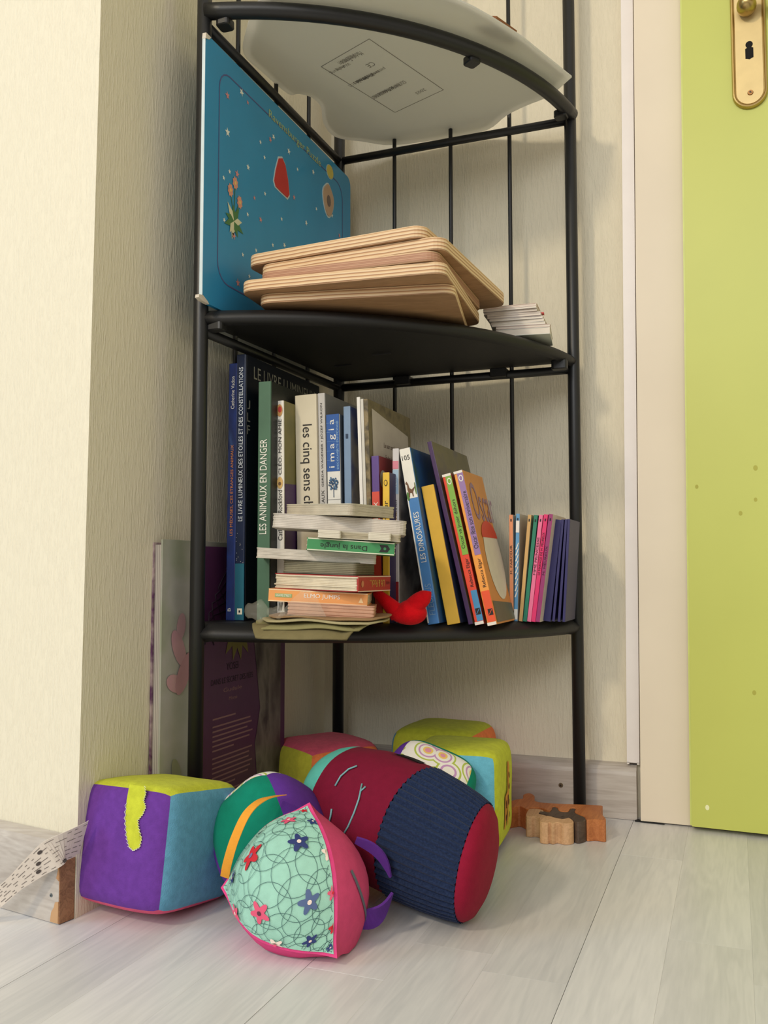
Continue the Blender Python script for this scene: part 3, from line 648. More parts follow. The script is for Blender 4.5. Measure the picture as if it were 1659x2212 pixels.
# from the bottom: cloth book, then ten board books
cb = tag(empty('cloth_book', (0.1270, -0.318, 0.2575), (0, R(0.6), R(12))), 'crumpled olive fabric book at the bottom of the flat stack', 'book')
def sheet(cx, cy, w, d, z, amp, ph, droop, name, mat, thick=0.0016):
    nx, ny = 26, 14; vs = []; fs = []
    for side in (0, 1):
        for j in range(ny+1):
            for i in range(nx+1):
                u, v = i/nx*2-1, j/ny*2-1
                k_ = (abs(u)**3.4+abs(v)**3.4)**(1/3.4); s = 1.0 if k_ == 0 else max(abs(u), abs(v))/k_
                x, y = cx+u*s*w/2, cy+v*s*d/2
                zz = z+amp*math.sin(3.1*u+ph)*(0.4+0.6*(1-v)/2)+0.4*amp*math.sin(7*u+2*v+ph*2)
                ov = max(0.0, -0.338-(y-0.318))
                zz -= droop*max(0.0, (-v-0.55))**1.5*6*0.004
                vs.append((x, y, zz+(thick if side else 0)))
    m_ = (nx+1)*(ny+1)
    for j in range(ny):
        for i in range(nx):
            a = j*(nx+1)+i; fs.append((a, a+nx+1, a+nx+2, a+1)); fs.append((m_+a, m_+a+1, m_+a+nx+2, m_+a+nx+1))
    per = [i for i in range(nx+1)]+[j*(nx+1)+nx for j in range(1, ny+1)]+[ny*(nx+1)+i for i in range(nx-1, -1, -1)]+[j*(nx+1) for j in range(ny-1, 0, -1)]
    for a, b_ in zip(per, per[1:]+per[:1]): fs.append((a, b_, m_+b_, m_+a))
    bm = bmesh.new(); bm.from_mesh(me_from(vs, fs)); return link(name, bm_mesh(bm), mat, cb, smooth=True)
sheet(-0.012, -0.006, 0.112, 0.112, 0.0012, 0.0004, 0.0, 1.6, 'cloth_page', cloth((122, 112, 78)), 0.0020)
sheet(-0.006, 0.0, 0.122, 0.104, 0.0042, 0.0013, 1.0, 0.8, 'cloth_page', cloth((140, 134, 92)))
sheet(0.002, 0.0, 0.126, 0.098, 0.0072, 0.0014, 2.2, 0.3, 'cloth_page', cloth((170, 160, 122)))
sheet(0.006, 0.002, 0.122, 0.094, 0.0100, 0.0011, 3.0, 0.2, 'cloth_page', cloth((152, 122, 88)), 0.0014)
# clear crinkly film tabs of the cloth book
mt, nt, bb = newmat('clear_film'); bb.inputs['Base Color'].default_value = (0.62, 0.58, 0.48, 1); bb.inputs['Roughness'].default_value = 0.2
bb.inputs['Alpha'].default_value = 0.10; M_film = mt
film = [(-0.034, -0.057, 0.012), (-0.018, -0.0585, 0.030), (-0.010, -0.0585, 0.037), (-0.002, -0.0585, 0.037), (0.006, -0.058, 0.028), (0.014, -0.057, 0.012)]
vs = [(x, y-q_*0.0008+0.002, z) for q_ in (0, 1) for x, y, z in film]; k = len(film)
link('film_tab', me_from(vs, [tuple(range(k)), tuple(range(k, 2*k))]+[(i, (i+1) % k, k+(i+1) % k, k+i) for i in range(k)]), M_film, cb)
for (cx, cz, rx, rz, yy) in ((-0.058, 0.016, 0.013, 0.010, -0.047), (-0.038, 0.015, 0.010, 0.006, -0.048)):
    bm = bmesh.new(); bmesh.ops.create_uvsphere(bm, u_segments=14, v_segments=8, radius=1)
    for v in bm.verts: v.co = Vector((cx+v.co.x*rx, yy+v.co.y*0.004, cz+v.co.z*rz*(1+0.25*math.sin(5*v.co.x))))
    link('film_tab', bm_mesh(bm), M_film, cb, smooth=True)

flat_book('pinkish tan book just above the fabric book in the stack', 0.1347, -0.3141, 0.2682, 0.0862, 0.070, 0.0123, 3, 20, TI, (190, 142, 116), (196, 152, 126), 0.002, jit=0.0)
w_, d_ = 0.1003, 0.072; yf = -d_/2-0.0016
EJ = flat_book('worn orange-spined board book third from the stack bottom', 0.1209, -0.3130, 0.2808, w_, d_, 0.0126, 7, 19, TI, (226, 150, 84), (190, 176, 150), 0.004, spine=(232, 158, 88), spine_side='front')
s_ = kid(EJ, 'spine')
text('ELMO JUMPS', (-0.014, yf, 0.0042), (1, 0, 0), (0, 0, 1), 0.036, 0.0052, INK_W, s_)
box('imprint_box', (-0.043, -0.026, yf, yf+0.0012, 0.0046, 0.0082), card((150, 172, 110)), s_); text('SESAME STREET', (-0.042, yf-0.0003, 0.0053), (1, 0, 0), (0, 0, 1), 0.015, 0.0022, INK_W, s_)
poly_xz(s_, [(0.0405, 0.003), (0.0455, 0.003), (0.043, 0.0085)], ink((250, 214, 160)), y=yf)
for q_ in (0.0002, 0.0114): box('worn_edge', (-w_/2+0.001, w_/2-0.001, yf+0.0002, yf+0.0014, q_, q_+0.001), card((236, 206, 164)), s_)
w_, d_ = 0.0936, 0.078; xr = w_/2+0.0016
LR = flat_book('thick board book with a red spine on its right side', 0.1330, -0.3120, 0.2940, w_, d_, 0.0158, 9, -3, 1.8, (150, 40, 36), (216, 204, 180), 0.003, spine=(164, 44, 38), spine_side='right', jit=0.0012)
s_ = kid(LR, 'spine')
text('Lift & Rock...', (xr, 0.022, 0.0118), (0, -1, 0), (0, 0, -1), 0.036, 0.0072, ink((196, 150, 70)), s_)
text('HARPER', (xr, 0.036, 0.0100), (0, -1, 0), (0, 0, -1), 0.010, 0.003, ink((90, 20, 20)), s_)
link('emblem', me_from([(xr, -0.030+0.0030*math.cos(2*math.pi*i/12), 0.008+0.0034*math.sin(2*math.pi*i/12)) for i in range(12)], [tuple(range(12))]), ink((190, 120, 80)), s_)
for q_ in (0.0002, 0.0146): box('worn_edge', (xr-0.0014, xr-0.0002, -d_/2+0.001, d_/2-0.001, q_, q_+0.001), card((214, 190, 170)), s_)
flat_book('shadowed grey-green edged book below the thin long one', 0.1298, -0.3122, 0.3102, 0.0771, 0.070, 0.0128, 6, 6, 2.2, (96, 94, 78), (128, 122, 100), 0.004)  # shade under the long book is put into the dull cover and page colours
flat_book('thin long pale board book sticking out to the left', 0.1165, -0.3138, 0.3233, 0.1196, 0.072, 0.0102, 6, 23, 3.2, (196, 188, 176), (206, 198, 186), 0.004)
w_, d_ = 0.0875, 0.070; yf = -d_/2-0.0016
DJ = flat_book('small green-spined board book lying upside down', 0.1549, -0.3146, 0.3312, w_, d_, 0.0123, 4, 22, 3.8, (52, 128, 74), (214, 210, 190), 0.004, spine=(58, 138, 82), spine_side='front')
s_ = kid(DJ, 'spine')
text('Dans la jungle', (0.0160, yf, 0.0090), (-1, 0, 0), (0, 0, -1), 0.046, 0.0064, INK_K, s_)
badge = [(0.028, 0.0025), (0.036, 0.0025), (0.0385, 0.006), (0.036, 0.0095), (0.028, 0.0095), (0.030, 0.006)]
poly_xz(s_, badge, INK_K, y=yf); disc(s_, 0.0335, 0.006, 0.0014, 0.0014, ink((58, 138, 82)), y=yf-0.0002)
for q_ in (0.0001, 0.0111): box('worn_edge', (-w_/2+0.001, w_/2-0.001, yf+0.0002, yf+0.0014, q_, q_+0.001), card((214, 216, 192)), s_)
TB = flat_book('small tabbed board book under the widest one', 0.1648, -0.3164, 0.3438, 0.0813, 0.066, 0.0074, 4, 22, 3.0, (192, 184, 164), (176, 166, 142), 0.003)
for cx in (-0.029, 0.020): link('page_tab', slabs(5, 0.0225, 0.012, 0.0076, 0.002, 0.0002, cx, -0.0355), pm((214, 206, 188), 0.7, 0.06), TB)
flat_book('widest thick board book in the stack, second from top', 0.1414, -0.3127, 0.3528, 0.1335, 0.074, 0.0140, 7, 22, 3.5, (190, 182, 172), (206, 198, 188), 0.010)
flat_book('topmost board book of the stack, turned corner to front', 0.1439, -0.3182, 0.3686, 0.0890, 0.072, 0.0114, 9, -17, 2.0, (188, 180, 160), (196, 186, 166), 0.006)

# red plush with two horns
pl = tag(empty('plush_toy', (0.1930, -0.2560, zs(0.193)), (0, 0, R(20))), 'small bright red plush creature with two floppy horns', 'toy')
M_red = felt((196, 14, 24))
bm = bmesh.new(); bmesh.ops.create_uvsphere(bm, u_segments=28, v_segments=16, radius=1)
for v in bm.verts:
    c = v.co.copy(); v.co = Vector((c.x*0.0205+0.002, c.y*0.015, 0.0125+c.z*0.0125*(1+0.12*c.x)))
    v.co.z += 0.0016*math.cos(c.x*5)*(1 if c.z > 0 else 0)
link('body', bm_mesh(bm), M_red, pl, smooth=True)
def horn(p0, pm_, p1, r0, r1):
    pts = spline([p0, pm_, p1], 7); n_ = len(pts)
    rr = [r0+(r1-r0)*i/(n_-1) for i in range(n_)]; tip = [0.93, 0.75, 0.45, 0.08]
    d = (pts[-1]-pts[-2]).normalized()
    for k_, f_ in enumerate(tip): pts.append(pts[-1]+d*r1*0.32); rr.append(r1*f_)
    link('horn', tube_me(pts, rr, 14), M_red, pl, smooth=True)
horn((-0.008, 0, 0.012), (-0.018, -0.002, 0.022), (-0.030, -0.003, 0.033), 0.0105, 0.0050)
horn((0.004, 0, 0.014), (0.012, -0.002, 0.023), (0.018, -0.002, 0.028), 0.0115, 0.0088)

# ================================================================== MIDDLE SHELF
# blue inlay puzzle leaning on the left rods
pz = tag(empty('inlay_puzzle', (0.0105, -0.378, zm(0)+0.0006)), 'large light blue star-printed inlay puzzle board standing against the rods', 'puzzle')
PW, PH, PT = 0.384, 0.2870, 0.0042
def rr_yz(y0, y1, z0, z1, r, seg=5):
    return [(y+(y0+y1)/2, z+(z0+z1)/2) for y, z in rrect(y1-y0, z1-z0, r, seg)]
def slab_x(poly, x0, x1):
    k = len(poly); vs = [(x, y, z) for x in (x0, x1) for y, z in poly]
    bm = bmesh.new(); bm.from_mesh(me_from(vs, [tuple(range(k)), tuple(range(k, 2*k))]+[(i, (i+1) % k, k+(i+1) % k, k+i) for i in range(k)])); return bm_mesh(bm)
M_blue = pm((44, 142, 192), 0.34, 0.06, 10, name='blue_print')
bd = link('board', slab_x(rr_yz(0, PW, 0, PH, 0.012), 0, PT), M_blue, pz)
link('edge_strip', slab_x([(-0.0006, 0.006), (0.0002, 0.006), (0.0002, PH-0.004), (-0.0006, PH-0.004)], 0.0004, PT-0.0002), pm((206, 222, 230), 0.5), pz)
link('worn_corner', slab_x([(-0.001, -0.0002), (0.012, -0.0004), (0.009, 0.002), (0.0, 0.006), (-0.007, 0.005), (-0.008, 0.0015)], 0.0002, PT+0.0006), pm((206, 198, 186), 0.7), pz)
link('worn_corner', slab_x([(-0.0008, PH-0.006), (0.006, PH-0.004), (0.010, PH+0.0004), (0.0, PH+0.0004)], 0.0002, PT+0.0004), pm((214, 206, 194), 0.7), pz)
# printed red rounded frame line
fo = rr_yz(0.027, PW-0.028, 0.030, PH-0.022, 0.022); fi = rr_yz(0.0284, PW-0.0294, 0.0314, PH-0.0234, 0.0206); k = len(fo)
link('frame_line', me_from([(PT+0.0003, y, z) for y, z in fo+fi], [(i, (i+1) % k, k+(i+1) % k, k+i) for i in range(k)]), ink((88, 84, 136)), bd)
text('Ravensburger Puzzle', (PT+0.0004, 0.138, 0.2755-0.016), (0, 1, 0), (0, 0, 1), 0.145, 0.0125, ink((170, 190, 130)), bd)
def star(cy, cz, r, c, rot=0.0):
    pts = [(cy+(r if i % 2 == 0 else r*0.42)*math.sin(R(36*i)+rot), cz+(r if i % 2 == 0 else r*0.42)*math.cos(R(36*i)+rot)) for i in range(10)]
    link('printed_star', me_from([(PT+0.0004, y, z) for y, z in pts]+[(PT+0.0004, cy, cz)], [(i, (i+1) % 10, 10) for i in range(10)]), ink(c), bd)
SW, SPK = (226, 232, 224), (206, 140, 140)
for y, z, r, c in ((0.044, 0.241, .005, SPK), (0.074, 0.260, .005, SW), (0.088, 0.255, .003, SPK), (0.045, 0.200, .0055, SW), (0.066, 0.162, .005, SPK), (0.050, 0.158, .003, SW), (0.038, 0.146, .003, SW), (0.150, 0.243, .004, SW), (0.142, 0.236, .004, SPK), (0.190, 0.243, .0045, SW), (0.118, 0.222, .003, SW), (0.128, 0.208, .003, SW), (0.160, 0.200, .003, SW), (0.214, 0.230, .003, SW), (0.260, 0.246, .004, SW), (0.300, 0.236, .004, SPK), (0.320, 0.210, .004, SW), (0.205, 0.190, .004, SPK), (0.240, 0.170, .004, SW), (0.345, 0.190, .004, SPK), (0.060, 0.090, .005, SPK), (0.040, 0.100, .003, SW), (0.090, 0.125, .003, SW), (0.120, 0.130, .004, SPK), (0.070, 0.040, .005, SPK), (0.095, 0.055, .003, SW), (0.080, 0.075, .003, SW), (0.110, 0.090, .003, SW), (0.150, 0.110, .003, SW), (0.172, 0.150, .003, SW), (0.330, 0.150, .004, SW), (0.300, 0.165, .003, SPK), (0.270, 0.200, .003, SW), (0.130, 0.165, .003, SW), (0.180, 0.120, .004, SW), (0.220, 0.110, .004, SPK), (0.255, 0.130, .003, SW), (0.090, 0.180, .004, SW), (0.105, 0.150, .003, SPK)):
    star(y, z, r, c, random.uniform(-0.3, 0.3))
def inlay(name, pts, col, rim=(190, 208, 214), lift=0.0012):
    cy = sum(p[0] for p in pts)/len(pts); cz = sum(p[1] for p in pts)/len(pts)
    link('cut_outline', slab_x([(cy+(y-cy)*1.12, cz+(z-cz)*1.10) for y, z in pts], PT-0.0005, PT+0.0004), card(rim), bd)
    return link(name, slab_x(pts, PT-0.0004, PT+lift), card(col), pz)
bag = inlay('puzzle_piece', [(0.152, 0.190), (0.156, 0.205), (0.163, 0.222), (0.172, 0.226), (0.180, 0.220), (0.187, 0.205), (0.191, 0.188), (0.186, 0.182), (0.168, 0.183), (0.156, 0.184)], (190, 44, 40))
hat = inlay('puzzle_piece', [(0.312+0.010*math.cos(R(20*i)), 0.268+0.009*math.sin(R(20*i))) for i in range(18)], (206, 190, 90))
toast = inlay('puzzle_piece', [(0.307+0.0165*math.cos(R(15*i))*(1+0.08*math.sin(R(45*i))), 0.226+0.021*math.sin(R(15*i))*(1+0.06*math.cos(R(60*i)))) for i in range(24)], (186, 156, 130))
link('hole_print', me_from([(PT+0.0016, 0.307+0.006*math.cos(R(30*i)), 0.225+0.008*math.sin(R(30*i))) for i in range(12)], [tuple(range(12))]), ink((110, 96, 92)), toast)
# printed flowers
fl = bd
for a in range(-80, 261, 34):
    if 0: pass
for i, a in enumerate((-100, -60, -20, 15, 60, 95, 130, 170, 205, 240)):
    c0 = Vector((0.060, 0.106)); d = Vector((math.cos(R(a)), math.sin(R(a)))); n_ = Vector((-d.y, d.x)); L_ = 0.018 if i % 2 else 0.022
    pts = [c0, c0+d*L_*0.45+n_*0.004, c0+d*L_, c0+d*L_*0.45-n_*0.004]
    link('leaf_print', me_from([(PT+0.0004+0.00004*i, p.x, p.y) for p in pts], [(0, 1, 2, 3)]), ink((70, 120, 70) if i % 3 else (214, 214, 180)), bd)
for (cy, cz) in ((0.052, 0.138), (0.062, 0.150), (0.072, 0.132)):
    link('stem_print', me_from([(PT+0.00035, cy-0.0007, cz), (PT+0.00035, cy+0.0007, cz), (PT+0.00035, 0.0607, 0.110), (PT+0.00035, 0.0593, 0.110)], [(0, 1, 2, 3)]), ink((60, 110, 70)), bd)
    link('flower_print', me_from([(PT+0.0006, cy+(0.0062 if i % 2 else 0.0046)*math.cos(R(22.5*i)), cz+(0.0078 if i % 2 else 0.006)*math.sin(R(22.5*i))) for i in range(16)], [tuple(range(16))]), ink((214, 150, 128)), bd)
    link('flower_print', me_from([(PT+0.0008, cy+0.0018*math.cos(R(45*i)), cz+0.0022*math.sin(R(45*i))) for i in range(8)], [tuple(range(8))]), ink((232, 200, 110)), bd)

# plywood inlay boards stacked askew
M_ply = [layered('plywood_edge', [(233, 208, 170), (206, 166, 122), (158, 112, 80), (236, 212, 176), (216, 180, 138)], 0.0036, 'Z', 0.55, 0.5),
         layered('plywood_edge_dark', [(196, 152, 122), (160, 114, 90), (200, 158, 128), (146, 102, 82)], 0.003, 'Z', 0.55, 0.5)]
M_bottom = grain('plywood_face', (150, 114, 82), (174, 136, 100), (8, 40, 40), 0.6)
def plyboard(label, x, y, z, w, d, t, yaw, tx, ty, dark=False):
    root = tag(empty('wooden_board', (x, y, z), (R(tx), R(ty), R(yaw))), label, 'board', 'plywood puzzle boards on the middle shelf')
    c = 0.0009
    link('core', prism_me(rrect(w, d, 0.014, 6), c, t-c, 0.0006, 1), M_ply[1 if dark else 0], root)
    link('bottom_veneer', prism_me(rrect(w-0.001, d-0.001, 0.0136, 6), 0, c), M_bottom, root)
    link('top_veneer', prism_me(rrect(w-0.001, d-0.001, 0.0136, 6), t-c, t), pm((222, 190, 148), 0.6, 0.08), root)
def ply_from(label, A_, B_, z, d, t, dark=False):
    A_, B_ = Vector(A_), Vector(B_); w = (B_-A_).length; yaw = math.degrees(math.atan2(B_.y-A_.y, B_.x-A_.x))
    nrm = Vector((-(B_-A_).y, (B_-A_).x)).normalized(); c = (A_+B_)/2+nrm*d/2
    plyboard(label, c.x, c.y, z, w, d, t, yaw, 0, 0, dark)
ply_from('lowest plywood board, turned most, lying on the middle shelf', (0.0575, -0.340), (0.2620, -0.3000), zm(0.26)+0.0008, 0.190, 0.0098)
ply_from('pale-edged plywood board second from the bottom, sticking out furthest left', (0.0430, -0.3530), (0.2625, -0.3340), 0.6052, 0.200, 0.0118)
ply_from('darker reddish-edged plywood board in the middle of the pile', (0.0600, -0.3440), (0.2560, -0.3380), 0.6176, 0.190, 0.0100, True)
ply_from('plywood board second from the top of the pile', (0.0500, -0.3260), (0.2620, -0.3380), 0.6284, 0.215, 0.0128)
ply_from('topmost plywood board of the pile', (0.0350, -0.3260), (0.2430, -0.3415), 0.6418, 0.190, 0.0122)

# pile of little card booklets
rnd = random.Random(5); z_ = zm(0.32)+0.0006
for i, (t_, col, lab) in enumerate(((0.0085, (206, 208, 200), 'pale green-white booklet at the bottom of the small pile'), (0.0035, (196, 170, 160), 'pinkish booklet second from the bottom of the small pile'),
        (0.0032, (226, 222, 214), 'white booklet third from the bottom of the small pile'), (0.0034, (214, 206, 196), 'cream booklet fourth from the bottom of the small pile'),
        (0.0030, (224, 218, 212), 'white booklet in the middle of the small pile'), (0.0034, (190, 176, 172), 'greyish booklet just above the middle of the small pile'),
        (0.0030, (222, 216, 208), 'pale booklet with a red corner in the small pile'), (0.0030, (204, 192, 182), 'beige booklet third from the top of the small pile'),
        (0.0028, (228, 222, 216), 'white booklet second from the top of the small pile'), (0.0030, (206, 178, 166), 'topmost rosy booklet of the small pile'))):
    x0 = 0.2850 - 0.0016*i + rnd.uniform(-0.002, 0.002)
    rt_ = tag(empty('card_booklet', (x0, -0.0790+rnd.uniform(-0.002, 0.002), z_), (0, 0, R(6+rnd.uniform(-3, 3)))), lab, 'booklet', 'small card booklets on the middle shelf')
    w_, d_ = 0.064, 0.060
    box('pages', (-w_/2, w_/2, -d_/2, d_/2, 0.0005, t_-0.0005), pm((220, 212, 200), 0.7, 0.08), rt_)
    for nm, a, b_ in (('cover', 0, 0.0006), ('cover', t_-0.0006, t_-0.0001)):
        link(nm, prism_me(rrect(w_+0.0012, d_+0.0012, 0.003, 3), a, b_), card(col), rt_)
    if i == 6: box('red_corner', (w_/2-0.001, w_/2+0.004, -d_/2+0.002, -d_/2+0.010, 0.0006, t_-0.0008), card((190, 50, 40)), rt_)
    z_ += t_+0.0001

# ================================================================== TOP SHELF: frosted plastic board
OUT = [(0.3460, -0.0690), (0.3160, -0.0370), (0.2760, -0.0205), (0.2475, -0.0050), (0.2145, 0.0235), (0.1665, 0.0270), (0.0785, 0.0190), (0.0390, -0.0080), (0.0090, -0.0340), (0.0100, -0.0760), (0.0250, -0.1160),
       (0.0245, -0.1420), (0.0125, -0.1570), (-0.0002, -0.1620), (-0.0065, -0.2200), (-0.0075, -0.2620), (0.0180, -0.3000), (0.0520, -0.3380), (0.1000, -0.3600), (0.1850, -0.3400), (0.2560, -0.2690), (0.3080, -0.1720)]
P = [Vector((x, y, 0)) for x, y in OUT]; P2 = []
for i in range(len(P)):
    a, b_, c, d = P[i-1], P[i], P[(i+1) % len(P)], P[(i+2) % len(P)]
    for t in ((0, 0.25, 0.5, 0.75) if i not in (0, len(P)-1) else (0, 0.02, 0.98) if i else (0, 0.02, 0.5)):
        if i in (0, len(P)-1): P2.append(b_.lerp(c, t)); continue
        P2.append(0.5*((2*b_)+(c-a)*t+(2*a-5*b_+4*c-d)*t*t+(3*b_-a-3*c+d)*t**3))
mt, nt, bb = newmat('frosted_plastic'); bb.inputs['Base Color'].default_value = (*lin((234, 234, 232)), 1); bb.inputs['Roughness'].default_value = 0.5
tr = N(nt, 'ShaderNodeBsdfTranslucent'); tr.inputs['Color'].default_value = (*lin((240, 240, 236)), 1)
tp = N(nt, 'ShaderNodeBsdfTransparent'); tp.inputs['Color'].default_value = (0.95, 0.95, 0.92, 1)
mx = N(nt, 'ShaderNodeMixShader'); mx.inputs[0].default_value = 0.62; mx2 = N(nt, 'ShaderNodeMixShader'); mx2.inputs[0].default_value = 0.10
nt.links.new(bb.outputs[0], mx.inputs[1]); nt.links.new(tr.outputs[0], mx.inputs[2]); nt.links.new(mx.outputs[0], mx2.inputs[1]); nt.links.new(tp.outputs[0], mx2.inputs[2])
nt.links.new(mx2.outputs[0], nt.nodes['Material Output'].inputs['Surface'])
fb = tag(empty('plastic_sheet', (0, 0, 0.9245)), 'frosted white plastic board with wavy edge lying across the top ring', 'board')
link('sheet', prism_me([(p.x, p.y) for p in P2], 0, 0.0022), mt, fb)
Q = [Vector((x, y)) for x, y in ((0.1425, -0.2360), (0.1890, -0.0995), (0.1115, -0.0685), (0.0665, -0.2040))]
def qp(u, v): return Q[0].lerp(Q[1], u).lerp(Q[3].lerp(Q[2], u), v)      # u along the long side
M_gr = ink((128, 124, 118))
for (a, b_) in (((0, 0), (1, 0)), ((1, 0), (1, 1)), ((1, 1), (0, 1)), ((0, 1), (0, 0))):
    p, q = qp(*a), qp(*b_); n_ = Vector((-(q-p).y, (q-p).x)).normalized()*0.0005
    link('printed_line', me_from([(p.x+n_.x, p.y+n_.y, -0.0003), (p.x-n_.x, p.y-n_.y, -0.0003), (q.x-n_.x, q.y-n_.y, -0.0003), (q.x+n_.x, q.y+n_.y, -0.0003)], [(0, 1, 2, 3)]), M_gr, fb)
uL = (Q[1]-Q[0]).normalized(); uS = (Q[3]-Q[0]).normalized()
for (s, u, v, ln, hh) in (('Made in France', 0.06, 0.30, 0.030, 0.006), ('CE', 0.24, 0.34, 0.010, 0.006), ('Attention', 0.05, 0.42, 0.024, 0.006), ('Warning', 0.10, 0.62, 0.020, 0.005), ('Achtung', 0.10, 0.72, 0.022, 0.005),
        ('petites pieces', 0.36, 0.30, 0.034, 0.005), ('small parts', 0.36, 0.42, 0.028, 0.005), ('Kleinteile', 0.36, 0.54, 0.026, 0.005), ('36 mois', 0.36, 0.66, 0.020, 0.005), ('ref. 3172', 0.36, 0.80, 0.018, 0.004),
        ('conserver', 0.64, 0.30, 0.026, 0.005), ('keep this', 0.64, 0.42, 0.024, 0.005), ('aufbewahren', 0.64, 0.54, 0.030, 0.005), ('conservar', 0.64, 0.68, 0.024, 0.005), ('2003', 0.86, 0.20, 0.014, 0.004)):
    p = qp(u, v); text(s, (p.x, p.y, -0.0004), (uS.x, uS.y, 0), (uL.x, uL.y, 0), ln*1.1, hh*1.5, M_gr, fb)
# second sheet with a brown edge lying on the first
bb2 = tag(empty('plastic_sheet', (0, 0, 0.9272)), 'upper white sheet with a brown rim on the frosted plastic board', 'board')
cxy = Vector((0.165, -0.165, 0)); P3 = [cxy+(p-cxy)*0.955 for p in P2]
link('sheet', prism_me([(p.x, p.y) for p in P3], 0, 0.0022), mt, bb2)
tube('brown_rim', [(p.x, p.y, 0.0018) for p in P3[66:88]], 0.0014, pm((120, 78, 44), 0.7), bb2, 8)
link('brown_card', prism_me([(0.262, -0.215), (0.285, -0.205), (0.300, -0.170), (0.290, -0.165), (0.268, -0.195)], 0.0023, 0.010), pm((130, 78, 40), 0.7), bb2)

# ================================================================== ALBUMS ON THE FLOOR
al = tag(empty('picture_album', (-0.0340, -0.381, 0.0)), 'tall pale album with pink flower cover and exposed page edges', 'book')
box('back_cover', (-0.0065, -0.0045, 0, 0.245, 0, 0.3430), blotch('violet_print', [(120, 60, 110), (190, 170, 170), (90, 40, 90), (160, 150, 130)], 30), al, 0.0004, 1)
box('page_block', (-0.0043, 0.0043, 0.003, 0.240, 0.002, 0.3405), layered('album_pages', [(214, 206, 196), (150, 140, 132), (224, 216, 206)], 0.0021, 'X'), al)
fcv = box('front_cover', (0.0045, 0.0065, 0, 0.245, 0, 0.3460), blotch('floral_print', [(168, 168, 158), (184, 182, 174), (160, 166, 142), (186, 184, 178)], 9), al, 0.0004, 1)
for (cy, cz, ry, rz, a, c) in ((0.030, 0.232, .010, .022, 30, (196, 150, 160)), (0.040, 0.205, .011, .024, -30, (190, 140, 150)), (0.024, 0.196, .009, .016, 70, (206, 160, 166)), (0.034, 0.255, .008, .014, -10, (200, 160, 166)), (0.030, 0.10, .008, .02, 20, (160, 164, 130)), (0.020, 0.06, .010, .02, -20, (150, 158, 120))):
    pts = []
    for i in range(16):
        u, v = ry*math.cos(R(22.5*i)), rz*math.sin(R(22.5*i)); pts.append((0.0068+0.0001*ry*1000, cy+u*math.cos(R(a))-v*math.sin(R(a)), cz+u*math.sin(R(a))+v*math.cos(R(a))))
    link('petal_print', me_from(pts, [tuple(range(16))]), card(c), fcv)
yo = tag(empty('purple_book', (-0.0205, -0.320, 0.0)), 'large dark purple fairy book standing behind the left post', 'book')
M_purp = card((84, 44, 84))
box('back_cover', (-0.0055, -0.0040, 0, 0.188, 0, 0.3400), M_purp, yo, 0.0003, 1)
box('page_block', (-0.0039, 0.0039, 0.003, 0.184, 0.002, 0.3375), M_pages, yo)
fcv = box('front_cover', (0.0040, 0.0055, 0, 0.188, 0, 0.3400), M_purp, yo, 0.0003, 1)
def ytext(s, y0, z, ln, hh, mat): text(s, (0.0058, y0, z), (0, 1, 0), (0, 0, 1), ln, hh, mat, fcv)
ytext('YOSEI', 0.046, 0.202, 0.026, 0.0080, ink((32, 14, 34))); ytext('DANS LE SECRET DES FÉES', 0.014, 0.188, 0.092, 0.0080, ink((32, 14, 34)))
g_ = ink((150, 112, 110)); ytext('Gudule', 0.040, 0.178, 0.040, 0.0045, g_); ytext('Minne', 0.052, 0.168, 0.018, 0.0040, g_)
rn = random.Random(9); zz = 0.150
for blk in (1, 6, 7, 4, 3):
    for q_ in range(blk):
        l_ = 0.088 - rn.uniform(0, 0.014); l_ = l_*0.6 if q_ == blk-1 else l_
        link('text_line', me_from([(0.0058, 0.018, zz), (0.0058, 0.018+l_, zz), (0.0058, 0.018+l_, zz+0.0018), (0.0058, 0.018, zz+0.0018)], [(0, 1, 2, 3)]), ink((150, 112, 116)), fcv); zz -= 0.0052
    zz -= 0.003
poly_yz(fcv, [(0.112, 0.002), (0.176, 0.002), (0.176, 0.338), (0.112, 0.338), (0.108, 0.23), (0.124, 0.15), (0.112, 0.11), (0.118, 0.06)], blotch('winter_trees', [(44, 34, 40), (92, 82, 84), (124, 116, 112), (60, 50, 56)], 16, 0.5, (1, 2, 1)), 0.0059, 'picture_panel')
for q_ in range(5):
    a0 = rn.uniform(0.02, 0.09); 
    tube('branch_print', [(0.0059, 0.016+0.02*math.sin(i*0.9+q_)+0.006*i, 0.238+0.012*i+0.006*math.cos(i*1.7+q_)) for i in range(8)], 0.0007, ink((36, 18, 40)), fcv, 5)
for i in range(4):
    d = Vector((math.cos(R(230+25*i)), math.sin(R(230+25*i)))); c0 = Vector((0.070, 0.252)); n_ = Vector((-d.y, d.x))
    link('yellow_petal_print', me_from([(0.0060+0.00005*i, p.x, p.y) for p in (c0, c0+d*0.02+n_*0.008, c0+d*0.042, c0+d*0.02-n_*0.008)], [(0, 1, 2, 3)]), ink((112, 102, 52)), fcv)

